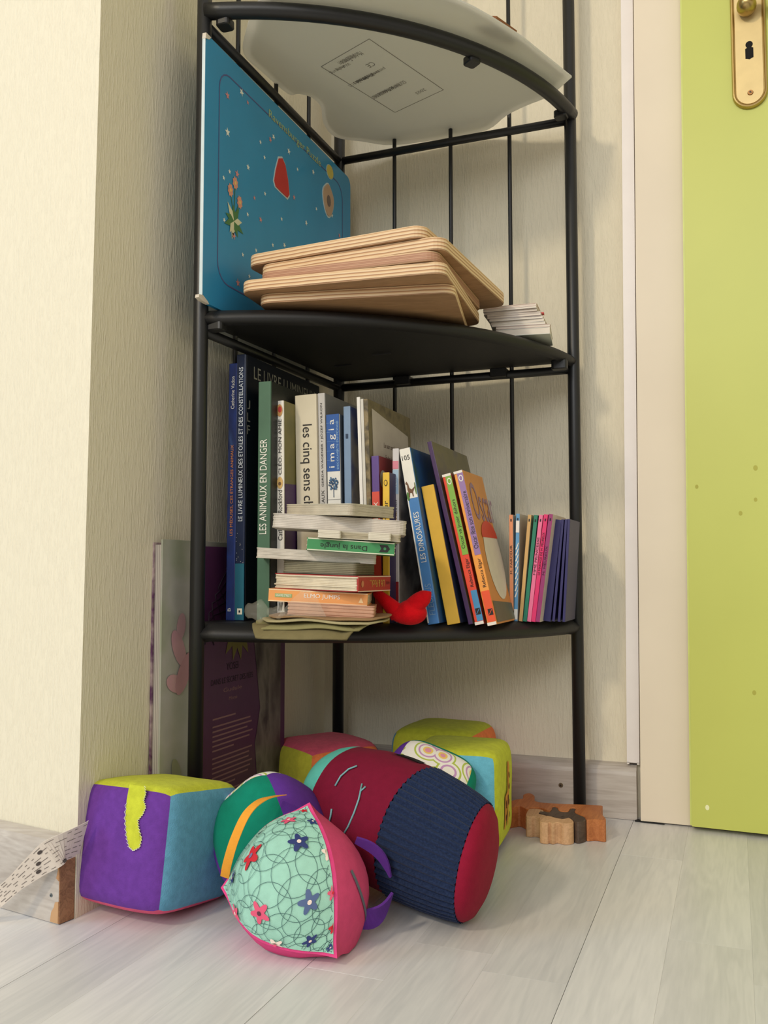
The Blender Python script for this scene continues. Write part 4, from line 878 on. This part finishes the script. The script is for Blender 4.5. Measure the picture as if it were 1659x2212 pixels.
# ================================================================== SOFT TOYS
def face_fn(axis, sgn, hx, hy, hz, n_=7.0, bulge=0.03):
    h = (hx, hy, hz)
    def S(u, v, off=0.0):
        p = [0, 0, 0]; p[axis] = sgn; p[(axis+1) % 3] = u*(sgn if True else 1); p[(axis+2) % 3] = v
        p = Vector(p); k_ = sum(abs(c)**n_ for c in p)**(1/n_)
        q = p/k_*(1+bulge*(1-u*u)*(1-v*v)) 
        r = Vector((q.x*h[0], q.y*h[1], q.z*h[2]))
        if off: r += r.normalized()*off
        return r
    return S
def grid_me(S, n=16, wob=0.0):
    vs = []; fs = []
    for j in range(n+1):
        for i in range(n+1):
            u, v = i/n*2-1, j/n*2-1; p = S(u, v)
            if wob: p = p + p.normalized()*wob*noise.noise(p*28)
            vs.append(p)
    for j in range(n):
        for i in range(n):
            a = j*(n+1)+i; fs.append((a, a+1, a+n+2, a+n+1))
    return me_from(vs, fs)
def soft_cube(name, label, loc, half, rot, mats, n_=7.0, bulge=0.03, wob=0.0012, group=None):
    """stuffed cube; mats = (+x, -x, +y, -y, +z, -z) fabrics, one sewn panel each"""
    root = tag(empty(name, loc, [R(a) for a in rot]), label, 'soft toy', group)
    h = half if isinstance(half, tuple) else (half,)*3
    out = {}
    for k_, (ax, sg) in enumerate(((0, 1), (0, -1), (1, 1), (1, -1), (2, 1), (2, -1))):
        S = face_fn(ax, sg, *h, n_, bulge)
        out[k_] = (link('fabric_panel', grid_me(S, 16, wob), mats[k_], root, smooth=True), S)
    return root, out
def decal(S, pts, mat, parent, off=0.0006, name='applique', wob=0.0012):
    """flat shape in panel coordinates laid onto the panel surface (fan from its centre)"""
    cu = sum(p[0] for p in pts)/len(pts); cv = sum(p[1] for p in pts)/len(pts); vs = []; fs = []
    def pos(u, v):
        p = S(u, v); return p + p.normalized()*(off+(wob*noise.noise(p*28) if wob else 0))
    rings = 3
    for r_ in range(1, rings+1):
        for (u, v) in pts: vs.append(pos(cu+(u-cu)*r_/rings, cv+(v-cv)*r_/rings))
    c_ = len(vs); vs.append(pos(cu, cv)); k = len(pts)
    for i in range(k):
        fs.append((c_, i, (i+1) % k))
        for r_ in range(rings-1): fs.append((r_*k+i, (r_+1)*k+i, (r_+1)*k+(i+1) % k, r_*k+(i+1) % k))
    bm = bmesh.new(); bm.from_mesh(me_from(vs, fs)); return link(name, bm_mesh(bm), mat, parent, smooth=True)
def stroke(S, pts, w, mat, parent, off=0.0005, name='printed_line', closed=False, wob=0.0012):
    """thin printed line along panel coordinates"""
    vs = []; fs = []; k = len(pts)
    def pos(u, v):
        p = S(u, v); return p + p.normalized()*(off+(wob*noise.noise(p*28) if wob else 0))
    P_ = [pos(u, v) for u, v in pts]
    for i in range(k):
        t = (P_[(i+1) % k]-P_[i-1]) if closed else (P_[min(i+1, k-1)]-P_[max(i-1, 0)])
        s = t.cross(P_[i]).normalized()*w/2; vs += [P_[i]+s, P_[i]-s]
    for i in range(k if closed else k-1): fs.append((2*i, 2*i+1, 2*((i+1) % k)+1, 2*((i+1) % k)))
    return (vs, fs)
def strokes_obj(name, lst, mat, parent):
    V, Fc = [], []
    for vs, fs in lst:
        b0 = len(V); V += vs; Fc += [tuple(b0+i for i in f) for f in fs]
    return link(name, me_from(V, Fc), mat, parent)
F_lime, F_purp, F_sky, F_pink, F_orng = felt((196, 202, 60)), felt((104, 58, 148)), felt((98, 158, 190)), felt((222, 92, 128)), felt((234, 128, 72))
G2 = 'soft fabric cubes on the floor'
# front-left cube
root, fp = soft_cube('fabric_cube', 'purple-fronted fabric cube with lime drip, nearest the left wall', (0.0055, -0.4270, 0.0598), 0.0540, (-8, 0, -6), (F_sky, F_orng, F_pink, F_purp, F_lime, F_pink), 9.0, 0.05, group=G2)
pf, S = fp[3]
fr_pts = [(q[0], 1-(1-q[1])*0.84) for q in ((0.24, 1.0), (0.58, 1.0), (0.62, 0.86), (0.60, 0.74), (0.66, 0.62), (0.62, 0.48), (0.54, 0.36), (0.58, 0.22), (0.66, 0.04), (0.64, -0.12), (0.52, -0.20), (0.42, -0.14), (0.34, 0.06), (0.27, 0.36), (0.24, 0.7))]
S3 = lambda a, b_: S(-b_ if False else a, b_)
def mapf(pts): return [(q[1], -q[0]) for q in pts]
drip = decal(lambda u, v: Vector((u*0.054*0.985, -0.054*1.0-0.054*0.05*(1-u*u)*(1-v*v), v*0.054*0.985)), [(q[0]-0.14, q[1]) for q in fr_pts], F_lime, root, 0.0014, 'lime_drip', 0.0)
DR = [(q[0]-0.14, q[1]) for q in fr_pts[1:]]
zig = []
for i in range(len(DR)-1):
    for k_ in range(6):
        t = k_/6; u = DR[i][0]+(DR[i+1][0]-DR[i][0])*t; v = DR[i][1]+(DR[i+1][1]-DR[i][1])*t; s_ = 0.018*(1 if k_ % 2 else -1)
        zig.append((u+s_, v))
SF = lambda u, v: Vector((u*0.054*0.985, -0.054*1.0-0.054*0.05*(1-u*u)*(1-v*v), v*0.054*0.985))
strokes_obj('stitching', [stroke(SF, zig, 0.0005, None, None, 0.0021, wob=0.0)], cloth((214, 214, 190)), drip)
# care label ribbon streaming to the left
mt, nt, bb = newmat('satin_label'); bb.inputs['Base Color'].default_value = (*lin((226, 216, 206)), 1); bb.inputs['Roughness'].default_value = 0.45; bb.inputs['Alpha'].default_value = 0.93
lab_root = root
lp_ = spline([(-0.0360, -0.4840, 0.067), (-0.0415, -0.5060, 0.0645), (-0.0580, -0.5150, 0.0520), (-0.0780, -0.5210, 0.0350), (-0.0980, -0.5260, 0.0180), (-0.120, -0.530, 0.004)], 10)
inv = Matrix.Translation((0.0055, -0.4270, 0.0560)) @ Matrix.Rotation(R(-6), 4, 'Z') @ Matrix.Rotation(R(-8), 4, 'X'); inv.invert()
LW = [0.040-0.024*min(1, i/30) for i in range(len(lp_))]
def lab_side(i): a = 0.25*math.sin(i*0.16); return Vector((0.45, -0.1+a*0.3, 1.0))
lme = ribbon_me([inv @ p for p in lp_], LW, [lab_side(i) for i in range(len(lp_))], 0.0004); lbl = link('care_label', lme, mt, lab_root)
K_ = ink((84, 76, 74))
for row in range(7):
    fr0 = -0.42+0.14*row; lst = []
    rr_ = random.Random(row)
    i = 1 + rr_.randint(0, 3)
    while i < len(lp_)-4:
        n_ = rr_.randint(1, 3); seg = []
        for j in range(i, min(i+n_+1, len(lp_)-1)):
            p = inv @ lp_[j]; t = (inv @ lp_[min(j+1, len(lp_)-1)]-inv @ lp_[j-1]).normalized(); s = lab_side(j); s = (s-t*s.dot(t)).normalized(); nn = t.cross(s)
            seg.append((p+s*fr0*LW[j], nn, s))
        vs = []; fs = []
        for p, nn, s in seg:
            for sg in (1,): vs += [p+nn*sg*0.0005+s*0.00022, p+nn*sg*0.0005-s*0.00022]
        for q_ in range(len(seg)-1): fs.append((2*q_, 2*q_+1, 2*q_+3, 2*q_+2))
        lst.append((vs, fs)); 
        vs2 = [v-2*nn*0.0005 for v in vs]; lst.append((vs2, fs)); i += n_ + rr_.randint(1, 3)
    strokes_obj('printed_text', lst, K_, lbl)
for (j, fr0) in ((17, 0.30), (20, 0.02), (22, -0.24), (41, 0.1), (12, -0.42)):
    p = inv @ lp_[j]; t = (inv @ lp_[j+1]-inv @ lp_[j-1]).normalized(); s = lab_side(j); s = (s-t*s.dot(t)).normalized(); nn = t.cross(s)
    for sg in (1, -1): link('printed_dot', me_from([p+s*fr0*LW[j]+nn*sg*0.0007+t*0.0026*math.cos(R(30*i))+s*0.0016*math.sin(R(30*i)) for i in range(12)], [tuple(range(12))]), ink((70, 62, 60)), lbl)
# far cubes
soft_cube('fabric_cube', 'pink-topped fabric cube at the back beside the corner post', (0.0280, -0.1040, 0.0514), (0.0560, 0.0560, 0.0480), (0, 0, 57), (F_purp, felt((190, 184, 60)), F_purp, F_orng, felt((214, 88, 110)), F_purp), 6.0, 0.06, group=G2)
# which faces: rotated so that the olive side looks left-front
root, fp = soft_cube('fabric_cube', 'lime fabric cube with blue front and animal patch, beside the wooden puzzle', (0.2190, -0.1440, 0.0588), (0.0525, 0.0525, 0.0555), (0, 0, 4), (F_lime, F_pink, F_orng, felt((110, 184, 208)), F_lime, F_purp), 9.0, 0.05, group=G2)
px_, SX = fp[0]
gi = [(-0.30, -0.62), (-0.20, -0.62), (-0.18, -0.2), (0.02, -0.2), (0.04, -0.62), (0.16, -0.62), (0.16, 0.10), (0.24, 0.52), (0.34, 0.60), (0.30, 0.70), (0.16, 0.72), (0.08, 0.56), (0.02, 0.14), (-0.24, 0.06)]
SXp = lambda u, v: Vector((0.0525*(1+0.05*(1-u*u)*(1-v*v)), u*0.0525*0.98, v*0.0525*0.98))
ap_ = decal(SXp, [(q[0]-0.15, q[1]) for q in gi], felt((206, 140, 60)), root, 0.0012, 'animal_patch', 0.0)
for (u, v) in ((-0.28, -0.1), (-0.12, -0.02), (0.0, 0.2), (-0.3, -0.4), (0.02, -0.4), (0.06, 0.42), (-0.06, -0.12)):
    decal(SXp, [(u+0.05*math.cos(R(45*i)), v+0.07*math.sin(R(45*i))) for i in range(8)], felt((110, 60, 36)), ap_, 0.0018, 'brown_spot', 0.0)
root, fp = soft_cube('fabric_cube', 'lime fabric cube furthest back against the skirting', (0.1660, -0.0340, 0.0594), 0.0560, (0, 0, -3), (F_orng, F_sky, F_pink, felt((186, 190, 58)), felt((184, 188, 56)), F_purp), 7.0, 0.05, group=G2)
SFb = lambda u, v: Vector((u*0.056*0.98, -0.056*(1+0.05*(1-u*u)*(1-v*v)), v*0.056*0.98))
decal(SFb, [(-0.72, -0.3), (0.1, -0.3), (0.1, 0.62), (-0.62, 0.66)], felt((200, 96, 40)), root, 0.0012, 'orange_patch', 0.0)
decal(SFb, [(-0.3, 0.1), (0.0, 0.1), (0.0, 0.5), (-0.2, 0.5)], felt((120, 52, 30)), root, 0.0018, 'brown_patch', 0.0)

# tetrahedron of mint floral cotton and pink felt
TA, TB_, TC = Vector((0.1670, -0.4350, 0.1060)), Vector((0.0980, -0.4670, 0.0390)), Vector((0.2240, -0.4970, 0.0060))
nrm = (TB_-TA).cross(TC-TA).normalized()
if nrm.y > 0: nrm = -nrm                     # nrm points to the viewer
G_ = (TA+TB_+TC)/3
TD = G_-nrm*0.088+Vector((0.016, 0.0, 0.000)); ctr = (TA+TB_+TC+TD)/4
tet = tag(empty('fabric_pyramid', tuple(ctr)), 'stuffed pyramid toy with mint floral front and pink sides', 'soft toy')
def tetS(a, b_, c, k=0.70, rad=0.069):
    def S(u, v):
        w = 1-u-v; p = a*u+b_*v+c*w-ctr; d = p.normalized()
        m = min(u, v, w)
        q = p*(1-k)+d*rad*k
        mx_ = max(u, v, w)
        q = q*(1.0+0.30*max(0, mx_-0.84))
        q.z = max(q.z, 0.0016-ctr.z)                 # the stuffing flattens where it rests on the floor
        return q
    return S
def tri_me(S, n=22, wob=0.0008):
    idx = {}; vs = []; fs = []
    for i in range(n+1):
        for j in range(n+1-i):
            idx[(i, j)] = len(vs); p = S(i/n, j/n); vs.append(p+p.normalized()*wob*noise.noise(p*45))
    for i in range(n):
        for j in range(n-i):
            fs.append((idx[(i, j)], idx[(i+1, j)], idx[(i, j+1)]))
            if i+j < n-1: fs.append((idx[(i+1, j)], idx[(i+1, j+1)], idx[(i, j+1)]))
    bm = bmesh.new(); bm.from_mesh(me_from(vs, fs)); return bm_mesh(bm)
C_mint, C_pink, C_rose = cloth((158, 206, 188)), cloth((222, 74, 134)), cloth((206, 74, 116))
Sm = tetS(TA, TB_, TC)
def Smint(u, v):                      # the print stops short of the pink border seam
    c_ = 1/3.0; p = Sm(c_+(u-c_)*0.89, c_+(v-c_)*0.89); return p+p.normalized()*0.0009
mint = link('floral_panel', tri_me(Smint), C_mint, tet, smooth=True)
for tri_, mm in (((TA, TB_, TC), C_pink), ((TA, TB_, TD), C_pink), ((TA, TC, TD), C_rose), ((TB_, TC, TD), C_pink)):
    link('fabric_panel', tri_me(tetS(*tri_)), mm, tet, smooth=True)
# print: interlaced circles and flowers, in plane coordinates of the mint panel
e1_ = (TC-TB_).normalized(); e2_ = (TA-TB_-e1_*(TA-TB_).dot(e1_)).normalized(); Wd = (TC-TB_).length
def to_bary(x, y):
    # plane point B + e1*x + e2*y -> (u for A, v for B)
    Ay = (TA-TB_).dot(e2_); Ax = (TA-TB_).dot(e1_); u = y/Ay; w = (x-Ax*u)/Wd; return u, 1-u-w
def Smx(x, y): u, v = to_bary(x, y); return Sm(u, v)
def inside(x, y, e=0.045): u, v = to_bary(x, y); return u > e and v > e and 1-u-v > e
lst = []
pit, r_ = 0.0150, 0.0088
for i in range(-2, 12):
    for j in range(-2, 24):
        cx, cy = (i+0.5*(j % 2))*pit+0.0016*math.sin(j*1.7), j*pit*0.5+0.0016*math.cos(i*2.1)
        run = []
        for a in range(0, 361, 12):
            x, y = cx+r_*math.cos(R(a)), cy+r_*math.sin(R(a))
            if inside(x, y): run.append((x, y))
            else:
                if len(run) > 1: lst.append(stroke(Smx, run, 0.00040, None, None, 0.0018, wob=0.0))
                run = []
        if len(run) > 1: lst.append(stroke(Smx, run, 0.00040, None, None, 0.0018, wob=0.0))
strokes_obj('printed_circles', lst, ink((52, 92, 92)), mint)
def flower(x, y, r, col, cc):
    pts = []
    ph = random.uniform(0, 1)
    for i in range(40):
        a = 2*math.pi*i/40; rr_ = r*(0.74+0.26*math.cos(5*a+ph)); q = (x+rr_*math.cos(a), y+rr_*math.sin(a))
        pts.append(q)
    pts = [q for q in pts if inside(*q, 0.042)]
    if len(pts) < 5: return
    f_ = decal(Smx, pts, ink(col), mint, 0.0021, 'printed_flower', 0.0)
    if inside(x, y): decal(Smx, [(x+r*0.2*math.cos(R(45*i)), y+r*0.2*math.sin(R(45*i))) for i in range(8)], ink(cc), f_, 0.0025, 'flower_centre', 0.0)
def px2(u_, v_):     # helper: position on the panel from fractions seen in the fabric
    return u_, v_
NVY, RD, PKK, WT = (36, 52, 110), (200, 24, 44), (222, 84, 118), (236, 216, 204)
for fu, fv, r_, c, cc in ((0.332, 0.713, .0066, PKK, WT), (0.324, 0.372, .0080, RD, (120, 110, 150)), (0.485, 0.551, .0064, NVY, WT), (0.166, 0.169, .0064, NVY, WT), (0.62, 0.62, .0058, WT, PKK), (0.641, 0.322, .0070, (76, 96, 140), WT), (0.479, 0.158, .0066, PKK, (90, 40, 60)), (0.313, 0.0, .0068, PKK, WT), (0.593, -0.03, .0066, WT, PKK), (0.765, 0.081, .0068, NVY, WT), (0.885, 0.242, .0072, RD, NVY), (0.985, 0.032, .006, NVY, WT), (0.735, 0.435, .0050, PKK, RD), (0.455, 0.80, .0050, NVY, WT), (0.319, 0.957, .0045, RD, RD)):
    fu, fv = 0.435+(fu-0.435)*0.78, 0.333+(fv-0.333)*0.78
    # fu: along the base edge direction, fv: height fraction
    Ay = (TA-TB_).dot(e2_)
    flower(fu*Wd, fv*Ay, r_*0.74, c, cc)
# orange ribbon loop and purple felt leaf tabs
loc = lambda p: Vector(p)-ctr
rb = spline([loc(p) for p in ((0.1330, -0.4230, 0.1110), (0.1270, -0.4470, 0.1120), (0.1200, -0.4620, 0.1030), (0.1130, -0.4700, 0.0830), (0.1060, -0.4700, 0.0620), (0.1010, -0.4660, 0.0480))], 8)
link('ribbon_loop', ribbon_me(rb, [0.013-0.005*min(1, i/12) for i in range(len(rb))], [(1.0, 0.1, 0.15)]*len(rb), 0.0007), cloth((232, 158, 56)), tet)
def leaf_tab(p0, p1, w, bend, mat, name='felt_tab'):
    p0, p1 = loc(p0), loc(p1); d = p1-p0; n_ = 10
    pts = [p0+d*i/n_+Vector(bend)*math.sin(math.pi*i/n_) for i in range(n_+1)]
    return link(name, ribbon_me(pts, [max(0.002, w*math.sin(math.pi*(0.18+0.82*i/n_))**0.7) if i < n_ else 0.002 for i in range(n_+1)], [(0.3, -0.3, 0.9)]*(n_+1), 0.0022), mat, tet, smooth=False)
leaf_tab((0.2160, -0.4420, 0.0180), (0.2400, -0.4220, 0.0380), 0.022, (0.004, -0.002, -0.005), cloth((92, 48, 138)))
leaf_tab((0.2050, -0.4200, 0.0780), (0.2330, -0.4080, 0.0460), 0.010, (0.005, 0.0, 0.005), cloth((92, 48, 138)))
SR = tetS(TA, TC, TD)
sm_ = [(0.42-0.02*i, 0.34-0.006*i-0.012*math.sin(i*0.6)) for i in range(9)]
strokes_obj('stitched_smile', [stroke(SR, [(0.46-0.035*i, 0.40+0.02*math.sin(i*0.45)) for i in range(8)], 0.0030, None, None, 0.0010, wob=0.0), stroke(SR, [(0.34-0.03*i, 0.31+0.02*math.sin(i*0.5)) for i in range(5)], 0.0012, None, None, 0.0010, wob=0.0)], ink((96, 100, 110)), tet)
tube('thread', [loc((0.1395, -0.4500, 0.0905)), loc((0.1330, -0.4560, 0.0880)), loc((0.1290, -0.4570, 0.0850))], 0.0006, ink((40, 30, 60)), tet, 6)

# patchwork ball-like cushion: green, purple and swirl-print panels
def swirl(name, base):
    mt, nt, b = newmat(name); L = nt.links
    tc = N(nt, 'ShaderNodeTexCoord'); vo = N(nt, 'ShaderNodeTexVoronoi', i_Scale=40.0); L.new(tc.outputs['Object'], vo.inputs['Vector'])
    rp = N(nt, 'ShaderNodeValToRGB'); rp.color_ramp.interpolation = 'CONSTANT'; L.new(vo.outputs['Distance'], rp.inputs['Fac'])
    cs = [(222, 150, 170), (236, 200, 110), (236, 232, 222), (196, 150, 196), (238, 234, 226), (180, 196, 90), (238, 234, 228)]
    ps = [0, .14, .22, .34, .42, .52, .60]
    while len(rp.color_ramp.elements) < 7: rp.color_ramp.elements.new(0.5)
    for e_, c, p in zip(rp.color_ramp.elements, cs, ps): e_.position = p; e_.color = (*lin(c), 1)
    L.new(rp.outputs['Color'], b.inputs['Base Color']); b.inputs['Roughness'].default_value = 0.85; b.inputs['Specular IOR Level'].default_value = 0.15
    return mt
M_swirl = swirl('circle_print_cotton', None)
C_grn, C_vio = cloth((14, 128, 104)), cloth((96, 52, 152))
root, fp = soft_cube('patchwork_cushion', 'rounded green and purple patchwork cushion toy behind the pyramid', (0.1035, -0.3850, 0.0620), 0.0480, [math.degrees(a) for a in (Matrix.Rotation(R(-12), 3, 'Z') @ Matrix.Rotation(R(-24), 3, 'X') @ Matrix.Rotation(R(48), 3, 'Y')).to_euler()], (C_vio, M_swirl, C_vio, C_grn, C_vio, C_vio), 3.4, 0.05, 0.0015)
# second cushion with circle print between the barrel and the lime cube
root2, fp2 = soft_cube('patchwork_cushion', 'cushion toy with circle print leaning against the lime cube', (0.2080, -0.2340, 0.0790), (0.046, 0.044, 0.032), (36, 20, 8), (C_grn, C_vio, C_grn, C_vio, M_swirl, C_grn), 4.0, 0.06, 0.0015)
link('pink_tab', ribbon_me([(0.036, -0.020, 0.030), (0.043, -0.026, 0.030), (0.046, -0.030, 0.022)], 0.013, [(0.2, 1, 0.5)]*3, 0.003), cloth((222, 84, 140)), root2)

# barrel: maroon with corduroy band and stitched face
BR, BL = Vector((0.3030, -0.3650, 0.0520)), Vector((0.1040, -0.2850, 0.0880))
bx = (BL-BR); BLn = bx.length; bx.normalize()
bz = Vector((0, 0, 1)); bz = (bz-bx*bz.dot(bx)).normalized(); by = bz.cross(bx)
bar = tag(empty('fabric_barrel', tuple(BR)), 'large stuffed maroon barrel toy with navy corduroy band', 'soft toy')
prof_b = [(-0.010, 0.0), (-0.0095, 0.018), (-0.007, 0.034), (-0.002, 0.045), (0.004, 0.0505), (0.020, 0.0545), (0.045, 0.0585), (0.075, 0.0615), (0.105, 0.0625), (0.135, 0.0605), (0.160, 0.0565), (0.178, 0.0525), (0.190, 0.048), (0.200, 0.040), (0.208, 0.026), (0.212, 0.0)]
def rad_at(t):
    for (t0, r0), (t1, r1) in zip(prof_b, prof_b[1:]):
        if t0 <= t <= t1: return r0+(r1-r0)*(t-t0)/(t1-t0+1e-9)
    return 0.0
def bsurf(t, a, off=0.0): 
    r = rad_at(t)+off; t = t-0.019*math.cos(a)*min(1.0, r/0.05)*max(0.0, 1-max(t, 0)/0.11)
    return bx*t+(by*math.cos(a)+bz*math.sin(a))*r
def rev(ts, n, mat, name, ridge=0):
    vs = []; fs = []
    for t in ts:
        for j in range(n):
            a = 2*math.pi*j/n; off = 0.0015*math.cos(ridge*a) if ridge else 0.0009*noise.noise(Vector((t*40, math.cos(a)*2, math.sin(a)*2)))
            vs.append(bsurf(t, a, off if 0.002 < t < 0.2 else 0))
    for i in range(len(ts)-1):
        for j in range(n): fs.append((i*n+j, i*n+(j+1) % n, (i+1)*n+(j+1) % n, (i+1)*n+j))
    bm = bmesh.new(); bm.from_mesh(me_from(vs, fs)); return link(name, bm_mesh(bm), mat, bar, smooth=True)
fr_t = lambda a, b_, n: [a+(b_-a)*i/n for i in range(n+1)]
C_mar = cloth((120, 20, 48))
rev([-0.010, -0.0098, -0.0095, -0.0085, -0.007, -0.0045, -0.002, 0.001, 0.004, 0.006], 64, cloth((140, 22, 50)), 'end_panel')
rev(fr_t(0.006, 0.078, 18), 384, pm((34, 46, 74), 0.95, 0.30, 600, 0.3, 1200, 0.2, spec=0.1, name='corduroy'), 'corduroy_band', 54)
rev(fr_t(0.078, 0.172, 24), 64, C_mar, 'maroon_body')
rev([0.172, 0.178, 0.182, 0.188, 0.194, 0.200, 0.205, 0.208, 0.210, 0.212], 64, cloth((96, 190, 176)), 'teal_end')
def bstroke(pts, w=0.0012):   # pts (t along axis, angle deg)
    return [bsurf(t, R(a), 0.0012) for t, a in pts]
C_st = ink((120, 170, 176))
tube('stitched_eye', bstroke([(0.134, 58), (0.140, 52), (0.143, 43), (0.1425, 33)]), 0.0009, C_st, bar, 6)
tube('stitched_mouth', bstroke([(0.1105, 40), (0.107, 31), (0.106, 20), (0.108, 8), (0.113, -2)]), 0.0009, C_st, bar, 6)
tube('stitched_mouth', bstroke([(0.1130, 44), (0.1095, 37), (0.1075, 43)]), 0.0009, C_st, bar, 6)
tube('stitched_eye', bstroke([(0.1345, 14), (0.1335, 8), (0.134, 2)]), 0.0009, C_st, bar, 6)
hp = []
for i in range(26):
    t = 0.092+0.028*i/25; L_ = 0.010+0.003*math.sin(i*2.3)
    p = bsurf(t, R(100), 0.0006); q = bsurf(t+0.004, R(100-L_*1000*0.9), 0.0022)
    s = (q-p).cross(p-bx*t).normalized()*0.0007; hp.append(([p+s, p-s, q], [(0, 1, 2)]))
strokes_obj('hair_patch', hp, ink((26, 20, 22)), bar)
link('hair_base', me_from([bsurf(t, R(a), 0.0010) for a in (97, 108) for t in (0.090, 0.100, 0.110, 0.122)], [(0, 1, 5, 4), (1, 2, 6, 5), (2, 3, 7, 6)]), cloth((26, 20, 22)), bar)

# ================================================================== WOODEN ANIMAL PUZZLE
W_or = grain('stained_orange_wood', (166, 96, 50), (196, 124, 70), (60, 6, 60), 0.55)
W_dk = grain('stained_brown_wood', (66, 52, 44), (92, 74, 62), (60, 8, 60), 0.6)
W_tn = grain('natural_wood', (186, 144, 106), (214, 172, 132), (60, 8, 60), 0.6)
wz = tag(empty('wooden_puzzle', (0.32, -0.06, 0.0)), 'small interlocking wooden animal puzzle lying by the right post', 'puzzle')
WP = dict(
 o=[(0.2488, -0.0422), (0.2556, -0.022), (0.2625, -0.013), (0.2591, 0.0067), (0.265, 0.0165), (0.2738, 0.005), (0.2805, -0.0212), (0.3003, -0.0241), (0.3322, -0.0178), (0.3589, -0.0127), (0.3623, -0.0189), (0.364, -0.0461), (0.3724, -0.0679), (0.373, -0.0783), (0.3621, -0.0779), (0.353, -0.0829), (0.3483, -0.0695), (0.3391, -0.0605), (0.334, -0.0512), (0.3336, -0.0366), (0.3269, -0.0376), (0.3265, -0.0541), (0.3166, -0.0547), (0.3112, -0.0403), (0.3056, -0.0391), (0.3061, -0.0587), (0.2931, -0.0506), (0.2811, -0.0519), (0.28, -0.0639), (0.2678, -0.0519), (0.2617, -0.0577), (0.2548, -0.0637)],
 d=[(0.2948, -0.0711), (0.2993, -0.063), (0.3065, -0.065), (0.3059, -0.0406), (0.3114, -0.0419), (0.3169, -0.0562), (0.3268, -0.0556), (0.3276, -0.039), (0.3331, -0.0385), (0.3339, -0.0529), (0.3393, -0.062), (0.3482, -0.0711), (0.3521, -0.0840), (0.3462, -0.0951), (0.34, -0.0925), (0.3323, -0.0787), (0.3257, -0.0859), (0.3153, -0.0822), (0.3044, -0.077)],
 a=[(0.2803, -0.0654), (0.2817, -0.055), (0.2934, -0.0538), (0.2983, -0.0601), (0.2948, -0.0728), (0.3047, -0.0784), (0.3046, -0.0863), (0.3012, -0.0907), (0.298, -0.0888), (0.293, -0.0876), (0.2893, -0.0906), (0.2828, -0.0884)],
 b=[(0.3029, -0.0992), (0.3053, -0.0798), (0.3157, -0.0843), (0.326, -0.0873), (0.3325, -0.0802), (0.3399, -0.094), (0.3382, -0.1021), (0.3312, -0.1062), (0.3231, -0.1034), (0.3185, -0.1097), (0.3141, -0.1069), (0.3125, -0.1105), (0.3041, -0.1093)])
def smooth_poly(poly, sub=3):
    P_ = [Vector((x, y, 0)) for x, y in poly]; out = []; n_ = len(P_)
    for i in range(n_):
        a, b_, c, d = P_[i-1], P_[i], P_[(i+1) % n_], P_[(i+2) % n_]
        for k_ in range(sub):
            t = k_/sub; q = 0.5*((2*b_)+(c-a)*t+(2*a-5*b_+4*c-d)*t*t+(3*b_-a-3*c+d)*t**3); out.append((q.x-0.32, q.y+0.06))
    return out
for key, mm, h_ in (('o', W_or, 0.0250), ('d', W_dk, 0.0246), ('a', W_tn, 0.0240), ('b', W_tn, 0.0243)):
    link('puzzle_piece', prism_me(smooth_poly(WP[key]), 0.0002, h_, 0.0005, 1), mm, wz)
for (x, y, r_) in ((0.3245, -0.0800, 0.0016), (0.2960, -0.0650, 0.0010)):
    link('eye_hole', me_from([(x-0.32+r_*math.cos(R(30*i)), y+0.06+r_*math.sin(R(30*i)), 0.02475) for i in range(12)], [tuple(range(12))]), ink((40, 26, 18)), wz)
